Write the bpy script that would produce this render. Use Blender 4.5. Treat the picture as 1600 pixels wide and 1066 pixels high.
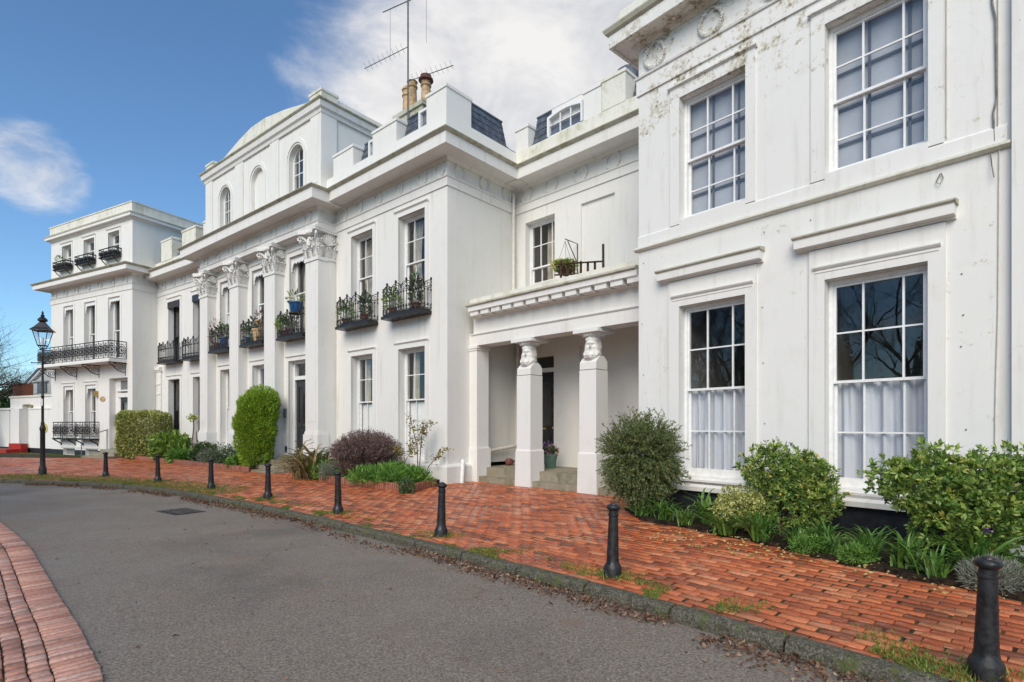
import bpy, math, random
import numpy as np
from mathutils import Vector, Matrix, noise as mnoise
R = math.radians
rng = np.random.default_rng(7)
random.seed(7)
scene = bpy.context.scene
COL = scene.collection
for o in list(bpy.data.objects):
    bpy.data.objects.remove(o)

# ------------------------------------------------------------------ camera
cd = bpy.data.cameras.new('camera')
cam = bpy.data.objects.new('camera', cd)
COL.objects.link(cam)
cam.location = (0, 0, 1.5)
cam.rotation_euler = (R(90), 0, 0)
cd.sensor_width = 36
cd.lens = 19.08
cd.shift_y = 0.0822
cd.clip_end = 3000
scene.camera = cam
scene.render.resolution_x = 1024
scene.render.resolution_y = 682

# ------------------------------------------------------------------ sky, sun, exposure
SUN_EL, SUN_AZ = 36, 197          # azimuth clockwise from +Y: behind the camera, to the left
wd = bpy.data.worlds.new('World')
scene.world = wd
wd.use_nodes = True
nt = wd.node_tree
nt.nodes.clear()


def wn(t, **k):
    n = nt.nodes.new(t)
    for a, b in k.items():
        setattr(n, a, b)
    return n


def wmath(op, a, b=None, clamp=False):
    n = wn('ShaderNodeMath', operation=op, use_clamp=clamp)
    for i, x in enumerate((a, b)):
        if x is None:
            continue
        if isinstance(x, (int, float)):
            n.inputs[i].default_value = x
        else:
            nt.links.new(x, n.inputs[i])
    return n.outputs[0]


sky = wn('ShaderNodeTexSky', sky_type='NISHITA', sun_disc=False)
sky.sun_elevation = R(SUN_EL)
sky.sun_rotation = R(SUN_AZ)
sky.altitude = 20
sky.air_density = 1.0
sky.dust_density = 0.15
sky.ozone_density = 3.0
tc = wn('ShaderNodeTexCoord')
sep = wn('ShaderNodeSeparateXYZ')
nt.links.new(tc.outputs['Generated'], sep.inputs[0])
zc = wmath('ADD', wmath('MAXIMUM', sep.outputs[2], 0.0), 0.22)
cxy = wn('ShaderNodeCombineXYZ')
nt.links.new(wmath('DIVIDE', sep.outputs[0], zc), cxy.inputs[0])
nt.links.new(wmath('DIVIDE', sep.outputs[1], zc), cxy.inputs[1])


def wnoise(scale, detail, rough, off=(0, 0, 0), dist=0.0):
    mp = wn('ShaderNodeMapping')
    mp.inputs['Location'].default_value = off
    nt.links.new(cxy.outputs[0], mp.inputs[0])
    n = wn('ShaderNodeTexNoise')
    n.inputs['Scale'].default_value = scale
    n.inputs['Detail'].default_value = detail
    n.inputs['Roughness'].default_value = rough
    n.inputs['Distortion'].default_value = dist
    nt.links.new(mp.outputs[0], n.inputs['Vector'])
    return n.outputs[0]


def bump_dir(d, inner, outer):
    """a cloud bank standing in direction d: 1 inside inner, 0 outside outer (cosines)"""
    v = Vector(d).normalized()
    dt = wn('ShaderNodeVectorMath', operation='DOT_PRODUCT')
    dt.inputs[1].default_value = v
    nm = wn('ShaderNodeVectorMath', operation='NORMALIZE')
    nt.links.new(tc.outputs['Generated'], nm.inputs[0])
    nt.links.new(nm.outputs[0], dt.inputs[0])
    mr = wn('ShaderNodeMapRange', interpolation_type='SMOOTHSTEP')
    mr.inputs[1].default_value = math.cos(R(outer))
    mr.inputs[2].default_value = math.cos(R(inner))
    nt.links.new(dt.outputs[1], mr.inputs[0])
    return mr.outputs[0]


big = wnoise(1.5, 9, 0.60, (3.1, 1.7, 0), 0.25)
fine = wnoise(4.5, 8, 0.62, (0.3, 5.2, 0), 0.4)
body = wmath('ADD', wmath('MULTIPLY', big, 0.62), wmath('MULTIPLY', fine, 0.38))
banks = wmath('ADD', wmath('MULTIPLY', bump_dir((0.06, 1, 0.50), 2, 28), 0.32),
              wmath('MULTIPLY', bump_dir((-0.885, 1, 0.475), 0.3, 5.2), 0.34))
banks = wmath('ADD', banks, wmath('MULTIPLY', bump_dir((-0.32, 1, 0.74), 3, 20), 0.10))
banks = wmath('SUBTRACT', banks, wmath('MULTIPLY', bump_dir((-0.80, 1, 0.60), 9, 27), 0.26))
banks = wmath('SUBTRACT', banks, wmath('MULTIPLY', bump_dir((-0.10, 1, 0.86), 2, 14), 0.13))
dens = wn('ShaderNodeMapRange', interpolation_type='SMOOTHSTEP')
dens.inputs[1].default_value = 0.46
dens.inputs[2].default_value = 0.76
nt.links.new(wmath('ADD', body, banks), dens.inputs[0])
shade = wn('ShaderNodeValToRGB')
shade.color_ramp.elements[0].position = 0.36
shade.color_ramp.elements[0].color = (3.5, 3.55, 3.75, 1)
shade.color_ramp.elements[1].position = 0.62
shade.color_ramp.elements[1].color = (4.95, 4.85, 4.75, 1)
nt.links.new(fine, shade.inputs[0])
skyt = wn('ShaderNodeMix', data_type='RGBA', blend_type='MULTIPLY')
skyt.inputs[0].default_value = 1.0
skyt.inputs[7].default_value = (0.66, 0.82, 0.90, 1)
nt.links.new(sky.outputs[0], skyt.inputs[6])
mixc = wn('ShaderNodeMix', data_type='RGBA')
nt.links.new(wmath('MULTIPLY', dens.outputs[0], 0.96), mixc.inputs[0])
nt.links.new(skyt.outputs[2], mixc.inputs[6])
nt.links.new(shade.outputs[0], mixc.inputs[7])
bg = wn('ShaderNodeBackground')
bg.inputs[1].default_value = 0.085
nt.links.new(mixc.outputs[2], bg.inputs[0])
wo = wn('ShaderNodeOutputWorld')
nt.links.new(bg.outputs[0], wo.inputs[0])

sl = bpy.data.lights.new('sun', 'SUN')
sl.energy = 1.5
sl.angle = R(42)
sl.color = (1.0, 0.90, 0.75)
so = bpy.data.objects.new('sun', sl)
COL.objects.link(so)
dv = Vector((math.sin(R(SUN_AZ)) * math.cos(R(SUN_EL)), math.cos(R(SUN_AZ)) * math.cos(R(SUN_EL)), math.sin(R(SUN_EL))))
so.rotation_euler = dv.to_track_quat('Z', 'Y').to_euler()
so.location = dv * 60

vs = scene.view_settings
vs.view_transform = 'Standard'
vs.look = 'None'
vs.exposure = 1.16
vs.gamma = 1
vs.use_curve_mapping = False


# ------------------------------------------------------------------ materials
class N:
    """small helper around one material's node tree"""
    def __init__(s, name, rough=0.7, spec=0.5):
        s.m = bpy.data.materials.new(name)
        s.m.use_nodes = True
        s.t = s.m.node_tree
        s.b = s.t.nodes['Principled BSDF']
        s.b.inputs['Roughness'].default_value = rough
        s.b.inputs['Specular IOR Level'].default_value = spec
        s._p = None

    def n(s, t, **k):
        x = s.t.nodes.new(t)
        for a, b in k.items():
            setattr(x, a, b)
        return x

    def l(s, a, b):
        s.t.links.new(a, b)

    def pos(s):
        if s._p is None:
            s._p = s.n('ShaderNodeNewGeometry').outputs['Position']
        return s._p

    def noise(s, scale, detail=4, rough=0.55, stretch=None, dist=0.0, obj=False):
        n = s.n('ShaderNodeTexNoise')
        n.inputs['Scale'].default_value = scale
        n.inputs['Detail'].default_value = detail
        n.inputs['Roughness'].default_value = rough
        n.inputs['Distortion'].default_value = dist
        src = s.n('ShaderNodeTexCoord').outputs['Object'] if obj else s.pos()
        if stretch:
            mp = s.n('ShaderNodeMapping')
            mp.inputs['Scale'].default_value = stretch
            s.l(src, mp.inputs[0])
            src = mp.outputs[0]
        s.l(src, n.inputs['Vector'])
        return n.outputs[0]

    def ramp(s, x, a, b, lo=0.0, hi=1.0):
        r = s.n('ShaderNodeMapRange', interpolation_type='SMOOTHSTEP')
        r.inputs[1].default_value = a
        r.inputs[2].default_value = b
        r.inputs[3].default_value = lo
        r.inputs[4].default_value = hi
        s.l(x, r.inputs[0])
        return r.outputs[0]

    def math(s, op, a, b=None):
        n = s.n('ShaderNodeMath', operation=op)
        for i, x in enumerate((a, b)):
            if x is None:
                continue
            if isinstance(x, (int, float)):
                n.inputs[i].default_value = x
            else:
                s.l(x, n.inputs[i])
        return n.outputs[0]

    def mix(s, f, a, b):
        n = s.n('ShaderNodeMix', data_type='RGBA')
        for i, x in ((0, f), (6, a), (7, b)):
            if isinstance(x, (int, float)):
                n.inputs[i].default_value = x
            elif isinstance(x, tuple):
                n.inputs[i].default_value = (*x, 1)
            else:
                s.l(x, n.inputs[i])
        return n.outputs[2]

    def cramp(s, x, stops):
        r = s.n('ShaderNodeValToRGB')
        e = r.color_ramp.elements
        e[0].position, e[0].color = stops[0][0], (*stops[0][1], 1)
        e[1].position, e[1].color = stops[-1][0], (*stops[-1][1], 1)
        for p, c in stops[1:-1]:
            q = e.new(p)
            q.color = (*c, 1)
        s.l(x, r.inputs[0])
        return r.outputs[0]

    def color(s, c):
        if isinstance(c, tuple):
            s.b.inputs['Base Color'].default_value = (*c, 1)
        else:
            s.l(c, s.b.inputs['Base Color'])
        return s

    def rough(s, x):
        s.l(x, s.b.inputs['Roughness'])

    def bump(s, h, strength=0.3, dist=0.01):
        n = s.n('ShaderNodeBump')
        n.inputs['Strength'].default_value = strength
        n.inputs['Distance'].default_value = dist
        s.l(h, n.inputs['Height'])
        s.l(n.outputs[0], s.b.inputs['Normal'])

    def rnd(s):
        a = s.n('ShaderNodeAttribute', attribute_name='rnd')
        oi = s.n('ShaderNodeObjectInfo')
        return s.math('FRACT', s.math('ADD', a.outputs['Fac'], oi.outputs['Random']))


def stucco(name, base=(0.745, 0.73, 0.695), streak=0.34, algae=0.0, peel=False, green=(0.36, 0.35, 0.17)):
    k = N(name, 0.7, 0.35)
    c = k.mix(k.ramp(k.noise(0.55, 4), 0.42, 0.75, 0, 0.35), base, (0.70, 0.685, 0.63))
    st = k.noise(1.0, 5, 0.6, (5.5, 5.5, 0.55))
    c = k.mix(k.ramp(st, 0.52, 0.76, 0, streak), c, (0.45, 0.425, 0.35))
    s2 = k.noise(1.0, 6, 0.65, (14, 14, 0.9))
    c = k.mix(k.ramp(s2, 0.60, 0.74, 0, streak * 0.9), c, (0.40, 0.375, 0.30))
    pt = k.noise(2.4, 6, 0.65)
    c = k.mix(k.ramp(pt, 0.54, 0.78, 0, 0.30), c, (0.58, 0.555, 0.47))
    cr = k.n('ShaderNodeTexVoronoi', feature='DISTANCE_TO_EDGE')
    cr.inputs['Scale'].default_value = 0.8
    wv = k.n('ShaderNodeVectorMath', operation='ADD')
    wq = k.n('ShaderNodeTexNoise')
    wq.inputs['Scale'].default_value = 2.5
    wq.inputs['Detail'].default_value = 5
    k.l(k.pos(), wq.inputs['Vector'])
    k.l(k.pos(), wv.inputs[0])
    k.l(wq.outputs['Color'], wv.inputs[1])
    k.l(wv.outputs[0], cr.inputs['Vector'])
    ck = k.math('MULTIPLY', k.ramp(cr.outputs[0], 0.0, 0.005, 0.28, 0.0), k.ramp(k.noise(0.7, 2), 0.5, 0.62))
    c = k.mix(ck, c, (0.40, 0.37, 0.31))
    sp = k.noise(26, 3, 0.5)
    c = k.mix(k.ramp(sp, 0.73, 0.77, 0, 0.55), c, (0.34, 0.31, 0.25))
    h = k.math('ADD', k.noise(150, 3), k.math('MULTIPLY', k.noise(9, 4), 1.2))
    if algae:
        ag = k.noise(2.2, 7, 0.72, (1, 1, 0.7))
        c = k.mix(k.ramp(ag, 0.47, 0.70, 0, algae), c, green)
        bk = k.noise(9, 6, 0.7)
        c = k.mix(k.ramp(bk, 0.58, 0.72, 0, algae * 0.8), c, (0.10, 0.09, 0.055))
    if peel:
        sz = k.n('ShaderNodeSeparateXYZ')
        k.l(k.pos(), sz.inputs[0])
        band = k.math('MULTIPLY', k.ramp(sz.outputs[2], 5.9, 7.1, 0.0, 1.0), 0.13)
        pl = k.math('ADD', k.noise(2.6, 9, 0.72), band)
        pf = k.math('ADD', k.math('MULTIPLY', k.noise(14, 6, 0.7), 0.5), k.math('MULTIPLY', pl, 0.62))
        m1 = k.ramp(pf, 0.655, 0.70, 0, 0.72)
        c = k.mix(m1, c, (0.52, 0.475, 0.36))
        m2 = k.ramp(pf, 0.715, 0.755, 0, 0.85)
        c = k.mix(m2, c, (0.20, 0.175, 0.115))
        h = k.math('SUBTRACT', h, k.math('MULTIPLY', m1, 2.0))
    k.color(c)
    k.bump(h, 0.22, 0.006)
    return k.m


def plain(name, c, rough=0.6, var=0.15, scale=8, spec=0.4, bump=0.1, metal=0.0):
    k = N(name, rough, spec)
    d = tuple(max(0, x * (1 - var * 2)) for x in c)
    e = tuple(min(1, x * (1 + var)) for x in c)
    n = k.noise(scale, 5, 0.6)
    k.color(k.mix(k.ramp(n, 0.3, 0.7), d, e))
    k.b.inputs['Metallic'].default_value = metal
    k.rough(k.ramp(k.noise(scale * 2.3, 4), 0.3, 0.7, rough * 0.8, min(1, rough * 1.2)))
    if bump:
        k.bump(k.noise(scale * 12, 4), bump, 0.004)
    return k.m


def leafmat(name, stops, trans=0.25, rough=0.5, spec=0.4):
    k = N(name, rough, spec)
    c = k.cramp(k.rnd(), stops)
    k.color(c)
    tr = k.n('ShaderNodeBsdfTranslucent')
    k.l(c, tr.inputs[0])
    mx = k.n('ShaderNodeMixShader')
    mx.inputs[0].default_value = trans
    k.l(k.b.outputs[0], mx.inputs[1])
    k.l(tr.outputs[0], mx.inputs[2])
    out = k.t.nodes['Material Output']
    k.l(mx.outputs[0], out.inputs[0])
    return k.m


def glassmat():
    k = N('window_glass')
    k.t.nodes.remove(k.b)
    fr = k.n('ShaderNodeFresnel')
    fr.inputs[0].default_value = 1.55
    tr = k.n('ShaderNodeBsdfTransparent')
    tr.inputs[0].default_value = (1.0, 1.0, 1.0, 1)
    gl = k.n('ShaderNodeBsdfGlossy')
    gl.inputs['Roughness'].default_value = 0.0
    bp = k.n('ShaderNodeBump')
    bp.inputs['Strength'].default_value = 0.05
    bp.inputs['Distance'].default_value = 0.01
    k.l(k.noise(2.2, 2), bp.inputs['Height'])
    k.l(bp.outputs[0], gl.inputs['Normal'])
    mx = k.n('ShaderNodeMixShader')
    bf = k.n('ShaderNodeNewGeometry').outputs['Backfacing']
    k.l(k.math('MULTIPLY', k.math('MULTIPLY', fr.outputs[0], 1.7), k.math('SUBTRACT', 1.0, bf)), mx.inputs[0])
    k.l(tr.outputs[0], mx.inputs[1])
    k.l(gl.outputs[0], mx.inputs[2])
    k.l(mx.outputs[0], k.t.nodes['Material Output'].inputs[0])
    return k.m


def asphalt():
    k = N('asphalt', 0.75, 0.22)
    ag = k.noise(150, 3, 0.6)
    md = k.noise(52, 4, 0.75)
    c = k.mix(k.ramp(md, 0.36, 0.66), (0.120, 0.100, 0.080), (0.33, 0.277, 0.226))
    c = k.mix(k.ramp(ag, 0.50, 0.62, 0, 0.55), c, (0.30, 0.27, 0.235))
    sp = k.noise(34, 2, 0.5)
    c = k.mix(k.ramp(sp, 0.66, 0.72, 0, 0.75), c, (0.40, 0.36, 0.31))
    c = k.mix(k.ramp(k.noise(44, 2, 0.5), 0.67, 0.72, 0, 0.8), c, (0.045, 0.04, 0.036))
    c = k.mix(k.ramp(k.noise(1.3, 7, 0.72), 0.54, 0.70, 0, 0.6), c, (0.235, 0.155, 0.11))
    c = k.mix(k.ramp(k.noise(3.5, 6, 0.75), 0.60, 0.72, 0, 0.5), c, (0.10, 0.07, 0.05))
    c = k.mix(k.ramp(k.noise(0.45, 5, 0.6), 0.48, 0.7, 0, 0.42), c, (0.075, 0.070, 0.067))
    vr = k.n('ShaderNodeTexVoronoi', feature='DISTANCE_TO_EDGE')
    vr.inputs['Scale'].default_value = 0.32
    wq = k.n('ShaderNodeTexNoise')
    wq.inputs['Scale'].default_value = 1.1
    wq.inputs['Detail'].default_value = 6
    k.l(k.pos(), wq.inputs['Vector'])
    wv = k.n('ShaderNodeVectorMath', operation='ADD')
    k.l(k.pos(), wv.inputs[0])
    k.l(wq.outputs['Color'], wv.inputs[1])
    k.l(wv.outputs[0], vr.inputs['Vector'])
    ck = k.math('MULTIPLY', k.ramp(vr.outputs[0], 0.0, 0.004, 0.4, 0.0), k.ramp(k.noise(0.35, 2), 0.47, 0.56))
    c = k.mix(ck, c, (0.03, 0.026, 0.022))
    pz = k.n('ShaderNodeTexVoronoi')
    pz.inputs['Scale'].default_value = 0.16
    k.l(wv.outputs[0], pz.inputs['Vector'])
    c = k.mix(k.ramp(pz.outputs['Color'], 0.55, 0.6, 0, 0.16), c, (0.06, 0.054, 0.05))
    k.color(c)
    k.rough(k.ramp(k.noise(0.7, 5, 0.6), 0.35, 0.65, 0.42, 0.75))
    k.bump(k.math('ADD', ag, md), 0.7, 0.008)
    return k.m


def brickmat(name, stops, moss=0.5, dark=0.5, lo=0.25, hi=0.6):
    k = N(name, 0.5, 0.38)
    c = k.cramp(k.rnd(), stops)
    c = k.mix(k.ramp(k.noise(38, 5, 0.65), 0.42, 0.7, 0, 0.45), c, (0.16, 0.055, 0.032))
    c = k.mix(k.ramp(k.noise(1.6, 7, 0.72), 0.56, 0.68, 0, dark), c, (0.085, 0.066, 0.042))
    c = k.mix(k.ramp(k.noise(3.3, 6, 0.7), 0.60, 0.72, 0, moss), c, (0.095, 0.085, 0.035))
    k.color(c)
    k.rough(k.ramp(k.noise(0.9, 4, 0.6), 0.38, 0.62, lo, hi))
    k.bump(k.math('ADD', k.noise(60, 4, 0.6), k.noise(14, 4)), 0.35, 0.005)
    return k.m


def kerbmat():
    k = N('kerb_granite', 0.85, 0.3)
    c = k.mix(k.ramp(k.noise(70, 4, 0.7), 0.35, 0.68), (0.045, 0.042, 0.032), (0.20, 0.185, 0.14))
    c = k.mix(k.ramp(k.noise(16, 6, 0.7), 0.48, 0.66, 0, 0.75), c, (0.040, 0.040, 0.022))
    c = k.mix(k.ramp(k.noise(5, 6, 0.72), 0.52, 0.64, 0, 0.75), c, (0.095, 0.115, 0.030))
    c = k.mix(k.ramp(k.noise(24, 4, 0.6), 0.64, 0.72, 0, 0.7), c, (0.30, 0.29, 0.24))
    k.color(c)
    k.bump(k.math('ADD', k.noise(60, 5, 0.7), k.math('MULTIPLY', k.noise(14, 4), 2.0)), 0.9, 0.012)
    return k.m


WHITE = stucco('white_stucco')
AWHITE = stucco('peeling_stucco', (0.745, 0.735, 0.705), 0.3, 0.0, True)
TRIM = stucco('white_trim_stucco', (0.75, 0.735, 0.70), 0.2)
GRIME = stucco('grimy_parapet_stucco', (0.72, 0.70, 0.62), 0.45, 0.55)
MOSSY = stucco('mossy_gutter_stucco', (0.44, 0.42, 0.33), 0.5, 0.95, False, (0.23, 0.215, 0.10))
CREAMW = stucco('cream_stained_stucco', (0.73, 0.72, 0.68), 0.22, 0.10, False, (0.56, 0.56, 0.36))
PORCHW = stucco('porch_stucco', (0.74, 0.715, 0.67), 0.12)  # slightly warmer than the white stucco, with fainter streaks
STATUE = stucco('painted_stone', (0.74, 0.73, 0.70), 0.15)
FRAME = plain('white_gloss_paint', (0.80, 0.80, 0.79), 0.35, 0.04, 12, 0.5, 0.05)
BFRAME = plain('black_gloss_paint', (0.014, 0.014, 0.016), 0.28, 0.2, 10, 0.5, 0.05)
GREYDOOR = plain('dark_grey_door_paint', (0.030, 0.034, 0.040), 0.35, 0.15, 10)
def ironmat():
    k = N('black_cast_iron', 0.42, 0.5)
    c = k.mix(k.ramp(k.noise(24, 5, 0.65), 0.35, 0.7), (0.008, 0.008, 0.009), (0.022, 0.022, 0.024))
    c = k.mix(k.ramp(k.noise(9, 6, 0.72), 0.60, 0.68, 0, 0.75), c, (0.050, 0.040, 0.032))
    c = k.mix(k.ramp(k.noise(38, 4, 0.6), 0.70, 0.74, 0, 0.8), c, (0.12, 0.085, 0.06))
    k.color(c)
    k.rough(k.ramp(k.noise(12, 4), 0.35, 0.65, 0.30, 0.62))
    k.bump(k.noise(120, 4), 0.35, 0.004)
    return k.m


IRON = ironmat()
PLINTHB = plain('black_plinth_paint', (0.018, 0.020, 0.026), 0.5, 0.25, 9, 0.4, 0.3)
GLASS = glassmat()
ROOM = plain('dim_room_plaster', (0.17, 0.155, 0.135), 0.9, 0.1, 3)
BLIND = plain('pale_blue_grey_blind', (0.40, 0.425, 0.465), 0.8, 0.03, 3, 0.2, 0.0)
NET = None
SLATE = plain('grey_slate', (0.085, 0.10, 0.125), 0.5, 0.25, 7, 0.4, 0.3)
LEAD = plain('lead_flashing', (0.10, 0.115, 0.15), 0.5, 0.2, 5)
STONE = stucco('mossy_step_stone', (0.25, 0.215, 0.15), 0.4, 0.85, False, (0.12, 0.11, 0.045))
KERB = kerbmat()
TERRA = plain('terracotta', (0.50, 0.34, 0.18), 0.7, 0.2, 9)
TERRAD = plain('dark_terracotta', (0.17, 0.055, 0.045), 0.55, 0.2, 9)
RUST = plain('galvanised_tube', (0.16, 0.155, 0.15), 0.45, 0.2, 20, 0.5, 0.1, 0.6)
WOODM = plain('weathered_brown_wood', (0.075, 0.045, 0.028), 0.8, 0.35, 14, 0.2, 0.4)
BARK = plain('grey_brown_bark', (0.085, 0.070, 0.055), 0.9, 0.35, 9, 0.2, 0.6)
TWIG = plain('purple_brown_twig', (0.17, 0.105, 0.085), 0.8, 0.4, 14, 0.2, 0.0)
SOIL = plain('damp_soil', (0.040, 0.028, 0.018), 0.9, 0.4, 14, 0.2, 0.8)
GRASSB = plain('rough_grass_ground', (0.075, 0.085, 0.030), 0.95, 0.35, 2, 0.1, 0.5)
ASPH = asphalt()
PAVER = brickmat('red_brick_paver', [(0, (0.17, 0.056, 0.032)), (0.14, (0.32, 0.078, 0.033)), (0.45, (0.49, 0.120, 0.044)), (0.75, (0.59, 0.172, 0.065)), (0.92, (0.64, 0.25, 0.12)), (1, (0.22, 0.060, 0.030))], 0.6, 0.6, 0.17, 0.5)
ISLB = brickmat('pink_brick_paver', [(0, (0.34, 0.16, 0.12)), (0.3, (0.52, 0.26, 0.19)), (0.6, (0.62, 0.35, 0.26)), (0.85, (0.56, 0.36, 0.30)), (1, (0.40, 0.18, 0.12))], 0.2, 0.45, 0.4, 0.75)
EDGEB = brickmat('edging_brick', [(0, (0.22, 0.07, 0.04)), (1, (0.36, 0.13, 0.075))], 0.3, 0.4, 0.5, 0.8)
JOINT = plain('sandy_moss_joint', (0.060, 0.052, 0.026), 0.95, 0.4, 6, 0.2, 0.6)
REDP = plain('red_step_paint', (0.36, 0.022, 0.014), 0.5, 0.15, 9)
BRASS = plain('brass', (0.45, 0.30, 0.09), 0.35, 0.1, 20, 0.5, 0.0, 0.9)
BARSHADOW = plain('bar_shadow_blue_grey', (0.10, 0.115, 0.14), 0.6, 0.1, 8)
GREYBOX = plain('grey_metal_box', (0.20, 0.20, 0.20), 0.5, 0.1, 10)
PIPE = plain('cream_pipe_paint', (0.66, 0.63, 0.57), 0.45, 0.06, 8)
YELLOW = plain('faded_yellow_plate', (0.62, 0.52, 0.10), 0.6, 0.1, 5)
CABLE = plain('grey_cable', (0.22, 0.21, 0.19), 0.6, 0.2, 10)
GREENPOT = plain('sage_green_pot', (0.09, 0.16, 0.125), 0.6, 0.1, 8)
BLUEPOT = plain('glazed_blue_pot', (0.015, 0.075, 0.20), 0.2, 0.2, 10, 0.6)
DRAPE = plain('cream_drape', (0.50, 0.46, 0.36), 0.9, 0.1, 6, 0.1, 0.0)
DLEAF = leafmat('dead_leaf', [(0, (0.085, 0.045, 0.028)), (0.5, (0.18, 0.095, 0.058)), (0.85, (0.29, 0.175, 0.115)), (1, (0.42, 0.30, 0.21))], 0.1, 0.7)
YLEAF = leafmat('fallen_yellow_leaf', [(0, (0.40, 0.32, 0.08)), (1, (0.55, 0.45, 0.20))], 0.1, 0.7)
GRASS = leafmat('grass_blade', [(0, (0.085, 0.145, 0.025)), (0.6, (0.16, 0.235, 0.040)), (1, (0.29, 0.33, 0.075))], 0.3)
HEBE = leafmat('glossy_shrub_leaf', [(0, (0.062, 0.129, 0.031)), (0.45, (0.151, 0.263, 0.050)), (0.85, (0.325, 0.437, 0.095)), (0.955, (0.426, 0.482, 0.134)), (1, (0.666, 0.470, 0.058))], 0.25, 0.4, 0.5)
VARIEG = leafmat('variegated_leaf', [(0, (0.151, 0.203, 0.043)), (0.45, (0.338, 0.371, 0.085)), (0.8, (0.607, 0.607, 0.220)), (1, (0.760, 0.726, 0.338))], 0.25)
NEEDLE = leafmat('dark_needle_leaf', [(0, (0.068, 0.104, 0.041)), (0.6, (0.132, 0.182, 0.059)), (0.92, (0.216, 0.262, 0.080)), (1, (0.365, 0.194, 0.091))], 0.15)
AGAP = leafmat('strap_leaf', [(0, (0.060, 0.145, 0.031)), (0.6, (0.119, 0.246, 0.048)), (1, (0.212, 0.348, 0.068))], 0.25, 0.35, 0.5)
DRYSTRAP = leafmat('dry_strap_leaf', [(0, (0.136, 0.136, 0.040)), (0.4, (0.240, 0.192, 0.080)), (0.75, (0.384, 0.272, 0.136)), (1, (0.176, 0.192, 0.048))], 0.2)
CONIF = leafmat('golden_conifer_spray', [(0, (0.121, 0.230, 0.027)), (0.55, (0.257, 0.419, 0.038)), (1, (0.472, 0.608, 0.059))], 0.2)
BROADL = leafmat('bright_broad_leaf', [(0, (0.112, 0.210, 0.033)), (0.6, (0.210, 0.330, 0.053)), (1, (0.375, 0.465, 0.120))], 0.3, 0.4)
DARKL = leafmat('dark_evergreen_leaf', [(0, (0.039, 0.078, 0.031)), (0.6, (0.078, 0.136, 0.048)), (1, (0.153, 0.218, 0.077))], 0.15, 0.4)
SILVER = leafmat('grey_lavender_leaf', [(0, (0.150, 0.165, 0.128)), (1, (0.315, 0.330, 0.262))], 0.15)
SEED = leafmat('brown_seed_head', [(0, (0.093, 0.060, 0.065)), (0.6, (0.178, 0.116, 0.105)), (1, (0.323, 0.221, 0.170))], 0.1)
ROSEL = leafmat('rose_leaf', [(0, (0.160, 0.176, 0.032)), (0.6, (0.272, 0.256, 0.064)), (1, (0.304, 0.136, 0.056))], 0.2)
COVER = leafmat('ground_cover_leaf', [(0, (0.072, 0.176, 0.029)), (0.6, (0.136, 0.288, 0.045)), (1, (0.240, 0.416, 0.080))], 0.25)
PETALP = leafmat('purple_petal', [(0, (0.20, 0.09, 0.32)), (1, (0.36, 0.20, 0.46))], 0.2)
PETALK = leafmat('pink_petal', [(0, (0.55, 0.22, 0.30)), (1, (0.65, 0.45, 0.45))], 0.2)
PETALY = leafmat('yellow_petal', [(0, (0.60, 0.48, 0.05)), (1, (0.65, 0.58, 0.20))], 0.2)


def netmat():
    k = N('white_net_curtain', 0.9, 0.1)
    k.color((0.64, 0.67, 0.73))
    tr = k.n('ShaderNodeBsdfTranslucent')
    tr.inputs[0].default_value = (0.72, 0.75, 0.82, 1)
    mx = k.n('ShaderNodeMixShader')
    mx.inputs[0].default_value = 0.10
    k.l(k.b.outputs[0], mx.inputs[1])
    k.l(tr.outputs[0], mx.inputs[2])
    k.l(mx.outputs[0], k.t.nodes['Material Output'].inputs[0])
    return k.m


NET = netmat()
LAMPGLASS = GLASS


# ------------------------------------------------------------------ mesh helpers
def link(o, parent=None):
    COL.objects.link(o)
    if parent is not None:
        o.parent = parent
    return o


def thing(name, label, cat, loc=(0, 0, 0), rz=0.0, group=None):
    o = bpy.data.objects.new(name, None)
    o.empty_display_size = 0.3
    o.location = loc
    o.rotation_euler = (0, 0, rz)
    o['label'] = label
    o['category'] = cat
    if group:
        o['group'] = group
    return link(o)


def tag(o, label, cat, group=None):
    o['label'] = label
    o['category'] = cat
    if group:
        o['group'] = group
    return o


def inst(name, src, parent, loc=(0, 0, 0), rz=0.0, scale=(1, 1, 1), rot=None):
    o = bpy.data.objects.new(name, src.data if hasattr(src, 'data') else src)
    o.location = loc
    o.rotation_euler = rot if rot else (0, 0, rz)
    o.scale = scale
    return link(o, parent)


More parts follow.
